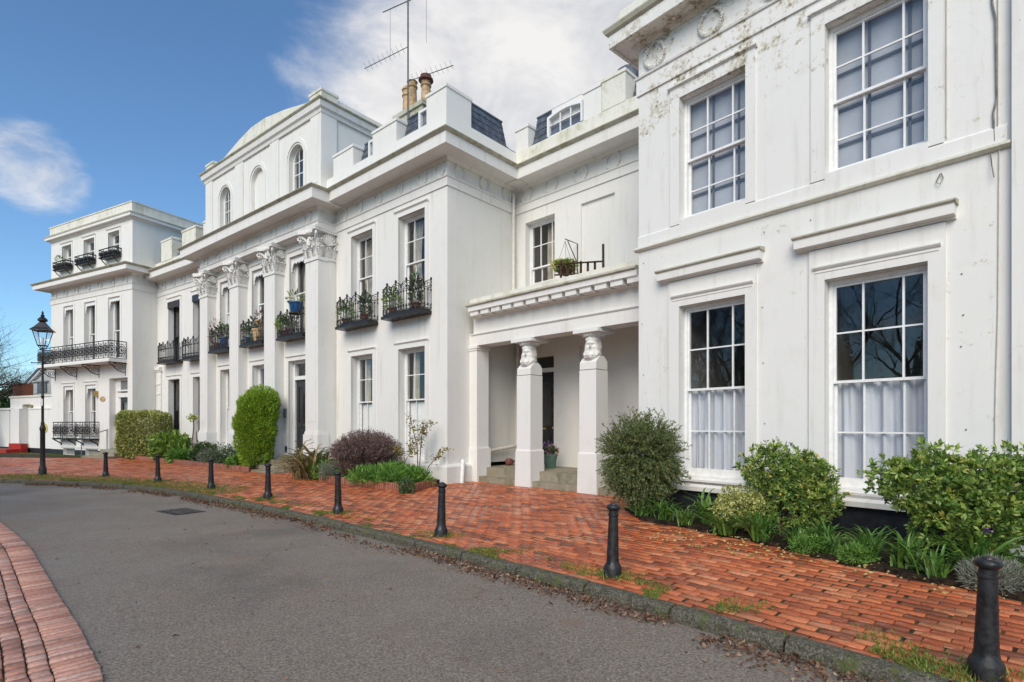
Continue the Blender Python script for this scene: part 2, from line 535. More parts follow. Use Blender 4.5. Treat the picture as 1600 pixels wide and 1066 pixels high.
class MB:
    def __init__(s):
        s.v = []
        s.f = []

    def add(s, vs_, fs_):
        b = len(s.v)
        s.v += [tuple(p) for p in vs_]
        s.f += [tuple(i + b for i in f) for f in fs_]
        return s

    def box(s, x0, x1, y0, y1, z0, z1):
        return s.add([(x0, y0, z0), (x1, y0, z0), (x1, y1, z0), (x0, y1, z0), (x0, y0, z1), (x1, y0, z1), (x1, y1, z1), (x0, y1, z1)],
                     [(3, 2, 1, 0), (4, 5, 6, 7), (0, 1, 5, 4), (1, 2, 6, 5), (2, 3, 7, 6), (3, 0, 4, 7)])

    def frustum(s, cx, cy, a, b, z0, z1, ax, ay, bx=None, by=None):
        """tapered block, half sizes ax,ay at z0 and bx,by at z1"""
        bx = ax if bx is None else bx
        by = ay if by is None else by
        return s.add([(cx - ax, cy - ay, z0), (cx + ax, cy - ay, z0), (cx + ax, cy + ay, z0), (cx - ax, cy + ay, z0),
                      (cx - bx, cy - by, z1), (cx + bx, cy - by, z1), (cx + bx, cy + by, z1), (cx - bx, cy + by, z1)],
                     [(3, 2, 1, 0), (4, 5, 6, 7), (0, 1, 5, 4), (1, 2, 6, 5), (2, 3, 7, 6), (3, 0, 4, 7)])

    def prism_y(s, poly, y0, y1):
        """polygon (x,z) extruded along y"""
        n = len(poly)
        s.add([(x, y0, z) for x, z in poly] + [(x, y1, z) for x, z in poly],
              [tuple(range(n)), tuple(range(2 * n - 1, n - 1, -1))] + [(i, i + n, (i + 1) % n + n, (i + 1) % n) for i in range(n)])
        return s

    def prism_x(s, poly, x0, x1):
        n = len(poly)
        s.add([(x0, y, z) for y, z in poly] + [(x1, y, z) for y, z in poly],
              [tuple(range(n - 1, -1, -1)), tuple(range(n, 2 * n))] + [(i, (i + 1) % n, (i + 1) % n + n, i + n) for i in range(n)])
        return s

    def prism_z(s, poly, z0, z1):
        n = len(poly)
        s.add([(x, y, z0) for x, y in poly] + [(x, y, z1) for x, y in poly],
              [tuple(range(n - 1, -1, -1)), tuple(range(n, 2 * n))] + [(i, (i + 1) % n, (i + 1) % n + n, i + n) for i in range(n)])
        return s

    def lathe(s, prof, n=16, c=(0, 0, 0), sx=1.0, sy=1.0, rot=0.0):
        vs_ = []
        for r, z in prof:
            for i in range(n):
                a = 2 * math.pi * i / n + rot
                vs_.append((c[0] + r * sx * math.cos(a), c[1] + r * sy * math.sin(a), c[2] + z))
        fs_ = []
        for j in range(len(prof) - 1):
            for i in range(n):
                fs_.append((j * n + i, j * n + (i + 1) % n, (j + 1) * n + (i + 1) % n, (j + 1) * n + i))
        fs_.append(tuple(range(n - 1, -1, -1)))
        fs_.append(tuple(range((len(prof) - 1) * n, len(prof) * n)))
        return s.add(vs_, fs_)

    def tube(s, pts, r, n=5, closed=False):
        pts = [Vector(p) for p in pts]
        m = len(pts)
        rr = r if isinstance(r, (list, tuple)) else [r] * m
        vs_ = []
        for i, p in enumerate(pts):
            if closed:
                d = pts[(i + 1) % m] - pts[i - 1]
            else:
                d = pts[min(i + 1, m - 1)] - pts[max(i - 1, 0)]
            if d.length < 1e-9:
                d = Vector((0, 0, 1))
            d.normalize()
            a = d.cross(Vector((0.31, 0.17, 0.93)) if abs(d.z) < 0.9 else Vector((1, 0.1, 0)))
            a.normalize()
            b = d.cross(a)
            for k in range(n):
                t = 2 * math.pi * k / n
                vs_.append(p + (a * math.cos(t) + b * math.sin(t)) * rr[i])
        fs_ = []
        for i in range(m if closed else m - 1):
            j = (i + 1) % m
            for k in range(n):
                fs_.append((i * n + k, i * n + (k + 1) % n, j * n + (k + 1) % n, j * n + k))
        if not closed:
            fs_ += [tuple(range(n - 1, -1, -1)), tuple(range((m - 1) * n, m * n))]
        return s.add(vs_, fs_)

    def ball(s, c, r, n=6, sz=1.0):
        prof = []
        for j in range(n // 2 + 1):
            t = math.pi * j / (n // 2)
            prof.append((max(1e-4, r * math.sin(t)), -r * sz * math.cos(t)))
        return s.lathe(prof, n, c)

    def sweep(s, path, prof, closed_ends=True):
        """closed profile (out,z) swept along a polyline in XY; outward is to the right of travel"""
        m = len(path)
        st = []
        for i in range(m):
            p = Vector(path[i])
            ns = []
            if i > 0:
                d = (p - Vector(path[i - 1])).normalized()
                ns.append(Vector((d.y, -d.x)))
            if i < m - 1:
                d = (Vector(path[i + 1]) - p).normalized()
                ns.append(Vector((d.y, -d.x)))
            if len(ns) == 2:
                q = (ns[0] + ns[1])
                q = q / max(0.2, (1 + ns[0].dot(ns[1])))
            else:
                q = ns[0]
            st.append((p, q))
        n = len(prof)
        vs_ = [(p.x + q.x * o, p.y + q.y * o, z) for p, q in st for o, z in prof]
        fs_ = []
        for i in range(m - 1):
            for k in range(n):
                fs_.append((i * n + k, (i + 1) * n + k, (i + 1) * n + (k + 1) % n, i * n + (k + 1) % n))
        if closed_ends:
            fs_ += [tuple(range(n)), tuple(range(m * n - 1, (m - 1) * n - 1, -1))]
        return s.add(vs_, fs_)

    def wall(s, x0, x1, y0, y1, z0, z1, holes=()):
        xs = sorted({x0, x1} | {h[0] for h in holes if x0 < h[0] < x1} | {h[1] for h in holes if x0 < h[1] < x1})
        for a, b in zip(xs[:-1], xs[1:]):
            c = (a + b) / 2
            cut = sorted((h[2], h[3]) for h in holes if h[0] < c < h[1])
            z = z0
            for p, q in cut:
                if p > z:
                    s.box(a, b, y0, y1, z, p)
                z = max(z, q)
            if z < z1:
                s.box(a, b, y0, y1, z, z1)
        return s

    def spandrel(s, uc, r, zs, ztop, y0, y1, n=10):
        for sg in (-1, 1):
            arc = [(uc + sg * r * math.cos(math.pi / 2 * i / n), zs + r * math.sin(math.pi / 2 * i / n)) for i in range(n + 1)]
            poly = arc + [(uc, ztop + 0.001), (uc + sg * (r + 0.002), ztop + 0.001)]
            if sg < 0:
                poly = poly[::-1]
            s.prism_y(poly, y0, y1)
        return s

    def mesh(s, name, mat, smooth=None):
        me = bpy.data.meshes.new(name)
        me.from_pydata(s.v, [], s.f)
        me.materials.append(mat)
        if smooth:
            me.shade_smooth()
            me.set_sharp_from_angle(angle=R(smooth))
        me.update()
        return me

    def build(s, name, mat, parent=None, smooth=None, loc=(0, 0, 0), rz=0.0):
        o = bpy.data.objects.new(name, s.mesh(name, mat, smooth))
        o.location = loc
        o.rotation_euler = (0, 0, rz)
        return link(o, parent)


def npmesh(name, V, Fc, mat, rnd=None, smooth=False):
    """fast mesh from numpy arrays; Fc is (m,k)"""
    me = bpy.data.meshes.new(name)
    V = np.asarray(V, dtype=np.float32)
    Fc = np.asarray(Fc, dtype=np.int32)
    me.vertices.add(len(V))
    me.vertices.foreach_set('co', V.ravel())
    k = Fc.shape[1]
    me.loops.add(Fc.size)
    me.loops.foreach_set('vertex_index', Fc.ravel())
    me.polygons.add(len(Fc))
    me.polygons.foreach_set('loop_start', np.arange(0, Fc.size, k, dtype=np.int32))
    me.polygons.foreach_set('loop_total', np.full(len(Fc), k, dtype=np.int32))
    if smooth:
        me.polygons.foreach_set('use_smooth', np.ones(len(Fc), dtype=bool))
    if rnd is not None:
        a = me.attributes.new('rnd', 'FLOAT', 'POINT')
        a.data.foreach_set('value', np.asarray(rnd, dtype=np.float32))
    me.materials.append(mat)
    me.update(calc_edges=True)
    me.validate()
    return me


def leafmesh(name, P, D, L, W, mat, fold=0.25, rs=None):
    """diamond leaves: P roots, D directions (need not be unit), L lengths, W widths"""
    n = len(P)
    D = D / (np.linalg.norm(D, axis=1, keepdims=True) + 1e-9)
    A = rng.normal(size=(n, 3))
    S = np.cross(D, A)
    S /= (np.linalg.norm(S, axis=1, keepdims=True) + 1e-9)
    U = np.cross(S, D)
    L = np.broadcast_to(L, (n,))[:, None]
    W = np.broadcast_to(W, (n,))[:, None]
    b = P
    l = P + D * L * 0.5 + S * W * 0.5 + U * W * fold
    r = P + D * L * 0.5 - S * W * 0.5 + U * W * fold
    t = P + D * L
    V = np.stack([b, l, t, r], 1).reshape(-1, 3)
    i = np.arange(n) * 4
    Fc = np.concatenate([np.stack([i, i + 1, i + 2], 1), np.stack([i, i + 2, i + 3], 1)])
    rr = rng.random(n) if rs is None else rs
    return npmesh(name, V, Fc, mat, np.repeat(rr, 4))


def obj(name, me, parent=None, loc=(0, 0, 0), rz=0.0):
    o = bpy.data.objects.new(name, me)
    o.location = loc
    o.rotation_euler = (0, 0, rz)
    return link(o, parent)


def cam_pt(px, k, z=0.0):
    """ground point at depth k that lies in the photograph's column px"""
    return ((px - 800) / 848 * k, k, z)


# ------------------------------------------------------------------ ground, road, kerb, pavement
def crom(pts, n=24):
    out = []
    P = [np.array(p, float) for p in pts]
    P = [2 * P[0] - P[1]] + P + [2 * P[-1] - P[-2]]
    for i in range(1, len(P) - 2):
        for j in range(n):
            t = j / n
            a, b, c, d = P[i - 1], P[i], P[i + 1], P[i + 2]
            out.append(0.5 * ((2 * b) + (c - a) * t + (2 * a - 5 * b + 4 * c - d) * t * t + (3 * b - a - 3 * c + d) * t ** 3))
    out.append(P[-2])
    return np.array(out)


KC = [(-60, 9), (-45, 13), (-30, 15.6), (-20, 15.8), (-14.2, 15.0), (-10.7, 14.0), (-8.25, 12.75), (-6.28, 11.3), (-4.67, 10.05),
      (-3.34, 8.9), (-2.23, 7.88), (-0.95, 6.7), (0.32, 5.45), (1.07, 4.68), (2.39, 3.22), (4.4, 1.0), (7, -1.9), (11, -6.5)]
KERBC = crom(KC, 10)


def resample(C, step):
    d = np.r_[0, np.cumsum(np.linalg.norm(np.diff(C, axis=0), axis=1))]
    s = np.arange(0, d[-1], step)
    return np.stack([np.interp(s, d, C[:, 0]), np.interp(s, d, C[:, 1])], 1)


def offset(C, n):
    T = np.gradient(C, axis=0)
    T /= np.linalg.norm(T, axis=1, keepdims=True)
    Nn = np.stack([-T[:, 1], T[:, 0]], 1)       # left of travel (travel is left to right): towards the houses
    return C + Nn * n


KERBF = resample(KERBC, 0.1)
ROADZ = -0.10
big = MB().box(-900, 900, -400, 1500, -0.9, -0.135).build('ground', GRASSB)
big['kind'] = 'structure'
# road sheet: between the kerb line and the far side
kb = resample(KERBC, 0.5)
rd = MB()
rd.prism_z([tuple(p) for p in kb] + [(20, -30), (-60, -30)], -0.125, ROADZ)
ro = rd.build('road', ASPH)
ro['kind'] = 'structure'
# kerb stones: near ones are separate pieces under the pavement
def gz(x, y):
    """the pavement rises gently from the kerb to the houses"""
    d = float(np.min(np.hypot(KERBF[::4, 0] - x, KERBF[::4, 1] - y)))
    return 0.011 * min(d, 5.0)


pv, pf = [], []
lanes = (0.02, 1.0, 2.0, 3.0, 4.0, 5.0, 9.0, 30.0)
for n_ in lanes:
    q_ = offset(kb, n_)
    pv += [(a, b, -0.012 + 0.011 * min(n_, 5.0)) for a, b in q_]
nk = len(kb)
for a in range(len(lanes) - 1):
    for b in range(nk - 1):
        pf.append((a * nk + b, a * nk + b + 1, (a + 1) * nk + b + 1, (a + 1) * nk + b))
pav = MB()
pav.v, pav.f = pv, pf
pavement = pav.build('pavement', JOINT)
pavement['kind'] = 'structure'
kerb = MB()
ks = resample(KERBC, 0.9)
K0, K1 = ks, offset(ks, 0.14)
stones_far = MB()
nst = 0
for i in range(len(ks) - 1):
    g = 0.012
    a0 = K0[i] + (K0[i + 1] - K0[i]) * g
    a1 = K0[i + 1] - (K0[i + 1] - K0[i]) * g
    b0 = K1[i] + (K1[i + 1] - K1[i]) * g
    b1 = K1[i + 1] - (K1[i + 1] - K1[i]) * g
    dz = random.uniform(-0.006, 0.006)
    c = (a0 + a1 + b0 + b1) / 4
    m = MB()
    sg = 9
    rows = []
    for q in range(sg + 1):
        t = q / sg
        a, b = a0 + (a1 - a0) * t, b0 + (b1 - b0) * t
        u = (b - a) / np.linalg.norm(b - a)
        jt = lambda e: random.uniform(-e, e)
        en = 0.012 if q in (0, sg) else 0.0
        pr = [(0.0, -0.13), (jt(0.007), -0.06), (0.004 + jt(0.008), -0.022 - en + dz + jt(0.005)), (0.03 + jt(0.008), 0.002 - en * 0.6 + dz + jt(0.004)), (0.085, 0.006 - en * 0.5 + dz + jt(0.003)), (0.14, 0.004 + dz)]
        rows.append([(a[0] + u[0] * o_, a[1] + u[1] * o_, z_) for o_, z_ in pr])
    vs_ = [p_ for r_ in rows for p_ in r_]
    fs_ = [(q * 6 + e, (q + 1) * 6 + e, (q + 1) * 6 + e + 1, q * 6 + e + 1) for q in range(sg) for e in range(5)]
    fs_ += [tuple(range(5, -1, -1)), tuple(range(sg * 6, sg * 6 + 6))]
    m.add(vs_, fs_)
    if -22 < c[0] < 5 and c[1] > 0:
        m.build('kerb_stone', KERB, pavement)
    else:
        stones_far.add(m.v, m.f)
stones_far.build('kerb_stones', KERB, pavement)['kind'] = 'stuff'

# brick template with a small chamfer
BL, BW, BT = 0.2165, 0.0985, 0.05


def brick_template(l, w, t, ch=0.009):
    a, b = l / 2, w / 2
    v = [(-a, -b, -t), (a, -b, -t), (a, b, -t), (-a, b, -t), (-a, -b, -ch), (a, -b, -ch), (a, b, -ch), (-a, b, -ch),
         (-a + ch, -b + ch, 0), (a - ch, -b + ch, 0), (a - ch, b - ch, 0), (-a + ch, b - ch, 0)]
    f = [(0, 1, 5, 4), (1, 2, 6, 5), (2, 3, 7, 6), (3, 0, 4, 7), (4, 5, 9, 8), (5, 6, 10, 9), (6, 7, 11, 10), (7, 4, 8, 11), (8, 9, 10, 11)]
    return np.array(v), np.array(f)


def lay(parent, name, items, mat, l, w, t, limit=300):
    """items: (x,y,z,angle,ls,ws,tiltx,tilty); the nearest `limit` become separate objects, the rest one part"""
    V, Fq = brick_template(l, w, t)
    items = sorted(items, key=lambda q: q[0] ** 2 + q[1] ** 2 if q[8] else 1e9 + q[0] ** 2 + q[1] ** 2)
    me = [npmesh(name, V, Fq, mat, np.zeros(len(V)))]
    for q in items[:limit]:
        o = bpy.data.objects.new(name, me[0])
        o.location = q[:3]
        o.rotation_euler = (q[6], q[7], q[3])
        o.scale = (q[4], q[5], 1)
        link(o, parent)
    rest = items[limit:]
    if rest:
        Q = np.array([r[:8] for r in rest])
        n = len(Q)
        X = V[None, :, :] * np.stack([Q[:, 4], Q[:, 5], np.ones(n)], 1)[:, None, :]
        Z = X[:, :, 2] + X[:, :, 1] * Q[:, 6:7] - X[:, :, 0] * Q[:, 7:8] + Q[:, 2:3]
        c, s_ = np.cos(Q[:, 3])[:, None], np.sin(Q[:, 3])[:, None]
        XX = X[:, :, 0] * c - X[:, :, 1] * s_ + Q[:, 0:1]
        YY = X[:, :, 0] * s_ + X[:, :, 1] * c + Q[:, 1:2]
        AV = np.stack([XX, YY, Z], 2).reshape(-1, 3)
        AF = (Fq[None] + (np.arange(n) * len(V))[:, None, None]).reshape(-1, 4)
        o = obj(name + 's', npmesh(name + 's', AV, AF, mat, np.repeat(rng.random(n), len(V))), parent)
        o['kind'] = 'stuff'


def in_view(x, y, z=0.0):
    if y < 0.4:
        return False
    u = x / y * 848 + 800
    v = 664.5 - (z - 1.5) * 848 / y
    return -20 < u < 1620 and v < 1090


def inside(p, poly):
    x, y = p
    c = False
    n = len(poly)
    for i in range(n):
        x0, y0 = poly[i]
        x1, y1 = poly[(i + 1) % n]
        if (y0 > y) != (y1 > y) and x < (x1 - x0) * (y - y0) / (y1 - y0) + x0:
            c = not c
    return c


class Fr:
    """local frame of one house of the crescent: x along the front, y inwards"""
    def __init__(s, o, deg):
        s.o, s.a = o, R(deg)
        s.c, s.s = math.cos(s.a), math.sin(s.a)

    def w(s, x, y):
        return (s.o[0] + x * s.c - y * s.s, s.o[1] + x * s.s + y * s.c)


FA = Fr((2.284, 9.783), -48.43)
FW = Fr((-1.607, 13.5), -41.16)
FR_ = Fr((0.11, 15.46), -44.07)
FC = Fr((-5.862, 16.406), -38.27)
FL = Fr((-16.4, 25.1), -35.25)
FG = Fr((-16.89, 24.15), -27.34)
BED_A = [FA.w(0.05, 0), FA.w(0.1, -0.55), FA.w(0.8, -1.1), FA.w(1.97, -1.25), FA.w(3.28, -1.55), FA.w(4.33, -1.85), FA.w(5.3, -1.95), FA.w(8, -1.9), FA.w(8, 0)]
BED_W = [(-1.95, 13.0), (-2.28, 11.95), (-5.0, 14.25), FW.w(-4.6, 0), FW.w(-0.2, 0)]
BED_C = [(-8.3, 17.1), (-11.4, 19.6), (-16.6, 23.7), FL.w(0.1, -0.2), FL.w(4.8, 0), FC.w(-8.3, 0), FC.w(-2.4, 0)]
HOUSES = [[FA.w(0, 0), FA.w(9, 0), FA.w(9, 9), FA.w(0, 9)], [FW.w(-5.4, 0), FW.w(0, 0), FW.w(0, 9), FW.w(-5.4, 9)],
          [FR_.w(0, -1.75), FR_.w(6, -1.75), FR_.w(6, 9), FR_.w(0, 9)], [FC.w(-8.4, 0), FC.w(0, 0), FC.w(0, 9), FC.w(-8.4, 9)],
          [FL.w(0, 0), FL.w(5, 0), FL.w(5, 9), FL.w(0, 9)], [FG.w(-14, 0), FG.w(0, 0), FG.w(0, 9), FG.w(-14, 9)]]
BLOCK = HOUSES + [BED_A, BED_W, BED_C]
items = []
course = 0
nn = 0.14 + 0.055
while nn < 8.2:
    line = resample(offset(KERBF, nn)[::-1], 0.02)
    d = np.r_[0, np.cumsum(np.linalg.norm(np.diff(line, axis=0), axis=1))]
    s_ = (0.1125 if course % 2 else 0.0) + random.uniform(-0.02, 0.02)
    while s_ < d[-1] - 0.3:
        i = np.searchsorted(d, s_)
        x, y = line[i]
        if -34 < x < 7.5 and y > -1.5 and y < 30:
            j = min(i + 3, len(line) - 1)
            an = math.atan2(line[j][1] - y, line[j][0] - x)
            if not any(inside((x, y), q) for q in BLOCK):
                wob = 0.006 * mnoise.noise((x * 0.9, y * 0.9, 0)) * 2.0
                items.append((x, y, 0.011 * min(nn, 5.0) + wob + random.uniform(-0.0018, 0.0018), an + random.uniform(-0.02, 0.02), random.uniform(0.975, 1.005), random.uniform(0.96, 1.03),
                              random.uniform(-0.010, 0.010), random.uniform(-0.007, 0.007), in_view(x, y)))
        s_ += 0.225
    course += 1
    nn += 0.1125
lay(pavement, 'brick', items, PAVER, BL, BW, BT)

# brick island at the lower left: a soldier course along its edge, stretchers behind
IC = [(-20, 17.5), (-15, 14.2), (-11, 11.1), (-8.11, 8.67), (-6.5, 7.28), (-5.32, 6.15), (-4.22, 5.07), (-3.42, 4.3), (-2.85, 3.72), (-2.55, 3.4), (-1.6, 2.2), (-0.6, 0.6)]
ISL = resample(crom(IC, 10), 0.02)
island = MB()
ic = resample(crom(IC, 10), 0.4)
island.prism_z([tuple(p) for p in offset(ic, -0.02)][::-1] + [(-40, 17.5), (-40, -20), (0, -20)][::-1], -0.124, -0.088)
isl = island.build('brick_island', JOINT)
isl['kind'] = 'structure'
it2 = []


def course_along(C, off, step, ang, l_s, w_s, z, out, stag=0.0):
    line = resample(offset(C, off), 0.01)
    d = np.r_[0, np.cumsum(np.linalg.norm(np.diff(line, axis=0), axis=1))]
    s = 0.05 + stag
    while s < d[-1] - 0.1:
        i = np.searchsorted(d, s)
        x, y = line[i]
        j = min(i + 4, len(line) - 1)
        an = math.atan2(line[j][1] - y, line[j][0] - x) + ang
        out.append((x, y, z + random.uniform(-0.004, 0.004), an + random.uniform(-0.02, 0.02), l_s * random.uniform(0.97, 1.02), w_s * random.uniform(0.94, 1.03),
                    random.uniform(-0.02, 0.02), random.uniform(-0.02, 0.02), in_view(x, y, z)))
        s += step


course_along(ISL, -0.125, 0.072, R(90), 1.05, 0.58, -0.072, it2)
for r_ in range(6):
    course_along(ISL, -0.297 - 0.111 * r_, 0.113 if r_ < 2 else 0.2, 0, 0.46 if r_ < 2 else 0.87, 1.04, -0.072, it2, 0.05 * (r_ % 2))
for r_ in range(14):
    course_along(ISL, -0.297 - 0.111 * (6 + r_), 0.225, 0, 1, 1, -0.072, it2, 0.11 * (r_ % 2))
lay(isl, 'island_brick', it2, ISLB, BL, BW, BT)

# planting beds
for nm, poly, h in (('planting_bed', BED_A, 0.075), ('planting_bed', BED_W, 0.15), ('planting_bed', BED_C, 0.12)):
    pl = poly if sum((poly[i][0] * poly[(i + 1) % len(poly)][1] - poly[(i + 1) % len(poly)][0] * poly[i][1]) for i in range(len(poly))) > 0 else poly[::-1]
    b = MB().prism_z(pl, -0.05, h).build(nm, SOIL)
    b['kind'] = 'structure'


def edging(path, label, group):
    e = thing('brick_edging', label, 'edging', (path[0][0], path[0][1], 0), 0, group)
    base = np.array(path[0])
    C = resample(np.array(path, float), 0.01)
    V, Fq = brick_template(0.07, 0.105, 0.22, 0.006)
    me = npmesh('brick', V, Fq, EDGEB, np.zeros(len(V)))
    i = 3
    while i < len(C) - 4:
        an = math.atan2(C[i + 3][1] - C[i - 3][1], C[i + 3][0] - C[i - 3][0])
        o = bpy.data.objects.new('brick', me)
        o.location = (C[i][0] - base[0], C[i][1] - base[1], 0.20 + random.uniform(-0.012, 0.012))
        o.rotation_euler = (random.uniform(-0.04, 0.04), random.uniform(-0.05, 0.05), an)
        link(o, e)
        i += 8
    return e


edging([(-1.85, 13.0), (-2.24, 11.88), (-5.05, 14.28)], 'red brick soldier edging around the bed with the bare purple bush', None)
edging([(-8.25, 17.0), (-11.4, 19.5), (-16.7, 23.6)], 'low red brick edging of the bed with the tall green conifer', None)

# manhole cover
mh = thing('manhole_cover', 'dark rectangular drain cover set in the asphalt near the kerb', 'drain cover', (-6.14, 10.06, ROADZ), R(-35))
MB().box(-0.40, 0.40, -0.26, 0.26, -0.02, 0.006).build('frame', IRON, mh)
for i in range(7):
    MB().box(-0.36 + i * 0.105, -0.27 + i * 0.105, -0.22, 0.22, 0.006, 0.012).build('grate_bar', IRON, mh)

# ------------------------------------------------------------------ house parts
UNITBOX = MB().box(-0.5, 0.5, -0.5, 0.5, -0.5, 0.5).mesh('pane', GLASS)


def pane(win, x0, x1, z0, z1, y):
    inst('pane', UNITBOX, win, ((x0 + x1) / 2, y, (z0 + z1) / 2), 0, (x1 - x0, 0.005, z1 - z0))


def sash(house, x0, x1, z0, z1, y, bars, mr, rt, rb, mat=None, label=None, room=True, bot=0.09, name='window', depth=2.2):
    """vertical sliding sash: bars = x of upright glazing bars, mr = meeting rail, rt/rb = z of cross bars above and below"""
    mat = mat or FRAME
    m = MB()
    f, s = 0.05, 0.035
    m.box(x0 + 0.002, x0 + f, y, y + 0.13, z0, z1 - 0.002).box(x1 - f, x1 - 0.002, y, y + 0.13, z0, z1 - 0.002)
    m.box(x0 + f, x1 - f, y, y + 0.13, z1 - 0.06, z1 - 0.002)
    m.box(x0 - 0.02, x1 + 0.02, y - 0.05, y + 0.13, z0 - 0.045, z0 + 0.005) if False else m.box(x0 + 0.003, x1 - 0.003, y - 0.06, y + 0.13, z0 - 0.003, z0 + 0.045)
    w = house
    xs = [x0 + f] + list(bars) + [x1 - f]
    win = None
    panes = []
    for up in (1, 0):
        yy = y + (0.02 if up else 0.07)
        a, b = (mr, z1 - 0.06) if up else (z0 + 0.045, mr + 0.035)
        lo = a + (0.04 if up else bot)
        hi = b - (s if up else 0.035)
        m.box(x0 + f + 0.001, x0 + f + s, yy, yy + 0.04, a + 0.002, b - 0.001).box(x1 - f - s, x1 - f - 0.001, yy, yy + 0.04, a + 0.002, b - 0.001)
        m.box(x0 + f + s, x1 - f - s, yy - 0.004, yy + 0.044, a + 0.002, lo).box(x0 + f + s, x1 - f - s, yy + 0.001, yy + 0.039, hi, b - 0.001)
        zz = [lo] + list(rt if up else rb) + [hi]
        for q in bars:
            m.box(q - 0.012, q + 0.012, yy + 0.003, yy + 0.034, lo, hi)
        for q in zz[1:-1]:
            m.box(x0 + f + s, x1 - f - s, yy + 0.006, yy + 0.031, q - 0.011, q + 0.011)
        ex = [x0 + f + s] + list(bars) + [x1 - f - s]
        for i in range(len(ex) - 1):
            for j in range(len(zz) - 1):
                panes.append((ex[i] + 0.012, ex[i + 1] - 0.012, zz[j] + 0.011, zz[j + 1] - 0.011, yy + 0.018))
    win = m.build(name, mat, house)
    if label:
        win['label'] = label
    for p in panes:
        pane(win, *p)
    if room:
        roombox(house, x0, x1, z0, z1, y + 0.13, depth)
    return win


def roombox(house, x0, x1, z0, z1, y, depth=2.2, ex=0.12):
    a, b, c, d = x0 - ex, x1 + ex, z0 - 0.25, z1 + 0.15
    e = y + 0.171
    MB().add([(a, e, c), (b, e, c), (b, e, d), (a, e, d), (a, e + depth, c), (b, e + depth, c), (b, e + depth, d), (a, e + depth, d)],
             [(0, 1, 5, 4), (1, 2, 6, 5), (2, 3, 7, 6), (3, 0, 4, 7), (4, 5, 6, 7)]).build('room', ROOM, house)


def surround(m, x0, x1, z0, z1, w=0.14, p=0.03, cap=True, y=0.0):
    """flat raised border round an opening, with a small moulded cap"""
    m.box(x0 - w, x0 + 0.0, y - p, y + 0.02, z0, z1).box(x1 - 0.0, x1 + w, y - p, y + 0.02, z0, z1)
    m.box(x0 - w, x1 + w, y - p, y + 0.02, z1, z1 + w)
    if cap:
        m.prism_x([(y + 0.02, z1 + w), (y - p - 0.005, z1 + w), (y - p - 0.045, z1 + w + 0.035), (y - p - 0.045, z1 + w + 0.05), (y + 0.02, z1 + w + 0.06)], x0 - w - 0.02, x1 + w + 0.02)
    return m


# laurel wreath relief, ribbon bow on top, face towards -y
def wreath_mesh():
    m = MB()
    n = 26
    ring = []
    for i in range(n + 1):
        a = R(112) + R(316) * i / n
        ring.append((0.165 * math.cos(a), -0.012, 0.185 * math.sin(a)))
    m.tube(ring, [0.020 + 0.010 * (1 if i % 2 else 0.2) for i in range(n + 1)], 6)
    for i in range(2, n - 1, 1):
        a = R(112) + R(316) * i / n
        for sd in (-1, 1):
            c = Vector((0.165 * math.cos(a), -0.03, 0.185 * math.sin(a)))
            t = Vector((-math.sin(a), 0, math.cos(a))) * (1 if math.cos(a) > 0 else -1)
            o_ = Vector((math.cos(a), 0, math.sin(a))) * sd
            e = c + t * 0.035 + o_ * 0.032
            m.tube([c, (c + e) / 2 + Vector((0, -0.008, 0)), e], [0.006, 0.011, 0.003], 4)
    m.tube([(-0.20, -0.006, 0.16), (-0.12, -0.018, 0.215), (-0.05, -0.02, 0.185), (0.0, -0.025, 0.215), (0.06, -0.02, 0.185), (0.13, -0.018, 0.22), (0.20, -0.006, 0.165)], [0.006, 0.013, 0.012, 0.016, 0.012, 0.013, 0.006], 5)
    return m.mesh('wreath', TRIM, 50)


WREATH = wreath_mesh()
WREATHA = WREATH.copy()
WREATHA.materials[0] = AWHITE


def entab(house, path, z=(7.47, 7.72, 8.12, 8.42, 8.50), out=0.5, mat=None, gmat=None, lip=0.09, frieze=True, deep=0.28):
    """architrave, frieze, cornice and gutter lip along a path; the frieze face is on the path"""
    mat = mat or WHITE
    z0, z1, z2, z3, z4 = z
    MB().sweep(path, [(-0.2, z0), (0.030, z0), (0.030, z1 - 0.035), (0.055, z1 - 0.03), (0.065, z1), (-0.2, z1 + 0.002)]).build('architrave', mat, house)
    if frieze:
        MB().sweep(path, [(-deep, z1 + 0.001), (0.0, z1 + 0.001), (0.0, z2), (-deep, z2)]).build('frieze', mat, house)
    MB().sweep(path, [(-deep - 0.01, z2 - 0.03), (0.012, z2 - 0.03), (0.03, z2 - 0.03), (0.05, z2), (0.10, z2 + 0.045), (out - 0.05, z2 + 0.055), (out - 0.05, z2 + 0.03), (out, z2 + 0.03), (out, z3), (-deep - 0.01, z3)]).build('cornice', mat, house)
    MB().sweep(path, [(-deep, z3 + 0.002), (out + 0.01, z3 + 0.002), (out + 0.05, z3 + 0.03), (out + lip, z4 - 0.02), (out + lip, z4), (-deep, z4 + 0.05)]).build('gutter_lip', gmat or MOSSY, house)


def shell(house, x0, x1, y1, z1, mat=None, y0=0.301, left=True, right=True):
    """side walls, back wall and flat roof that close the house"""
    m = MB()
    if left:
        m.box(x0 + 0.001, x0 + 0.3, y0, y1, 0, z1)
    if right:
        m.box(x1 - 0.3, x1 - 0.001, y0, y1, 0, z1)
    m.box(x0 + 0.3, x1 - 0.3, y1 - 0.3, y1, 0, z1).box(x0 + 0.3, x1 - 0.3, y0, y1 - 0.3, z1 - 0.2, z1 - 0.002)
    return m.build('rear_shell', mat or WHITE, house)


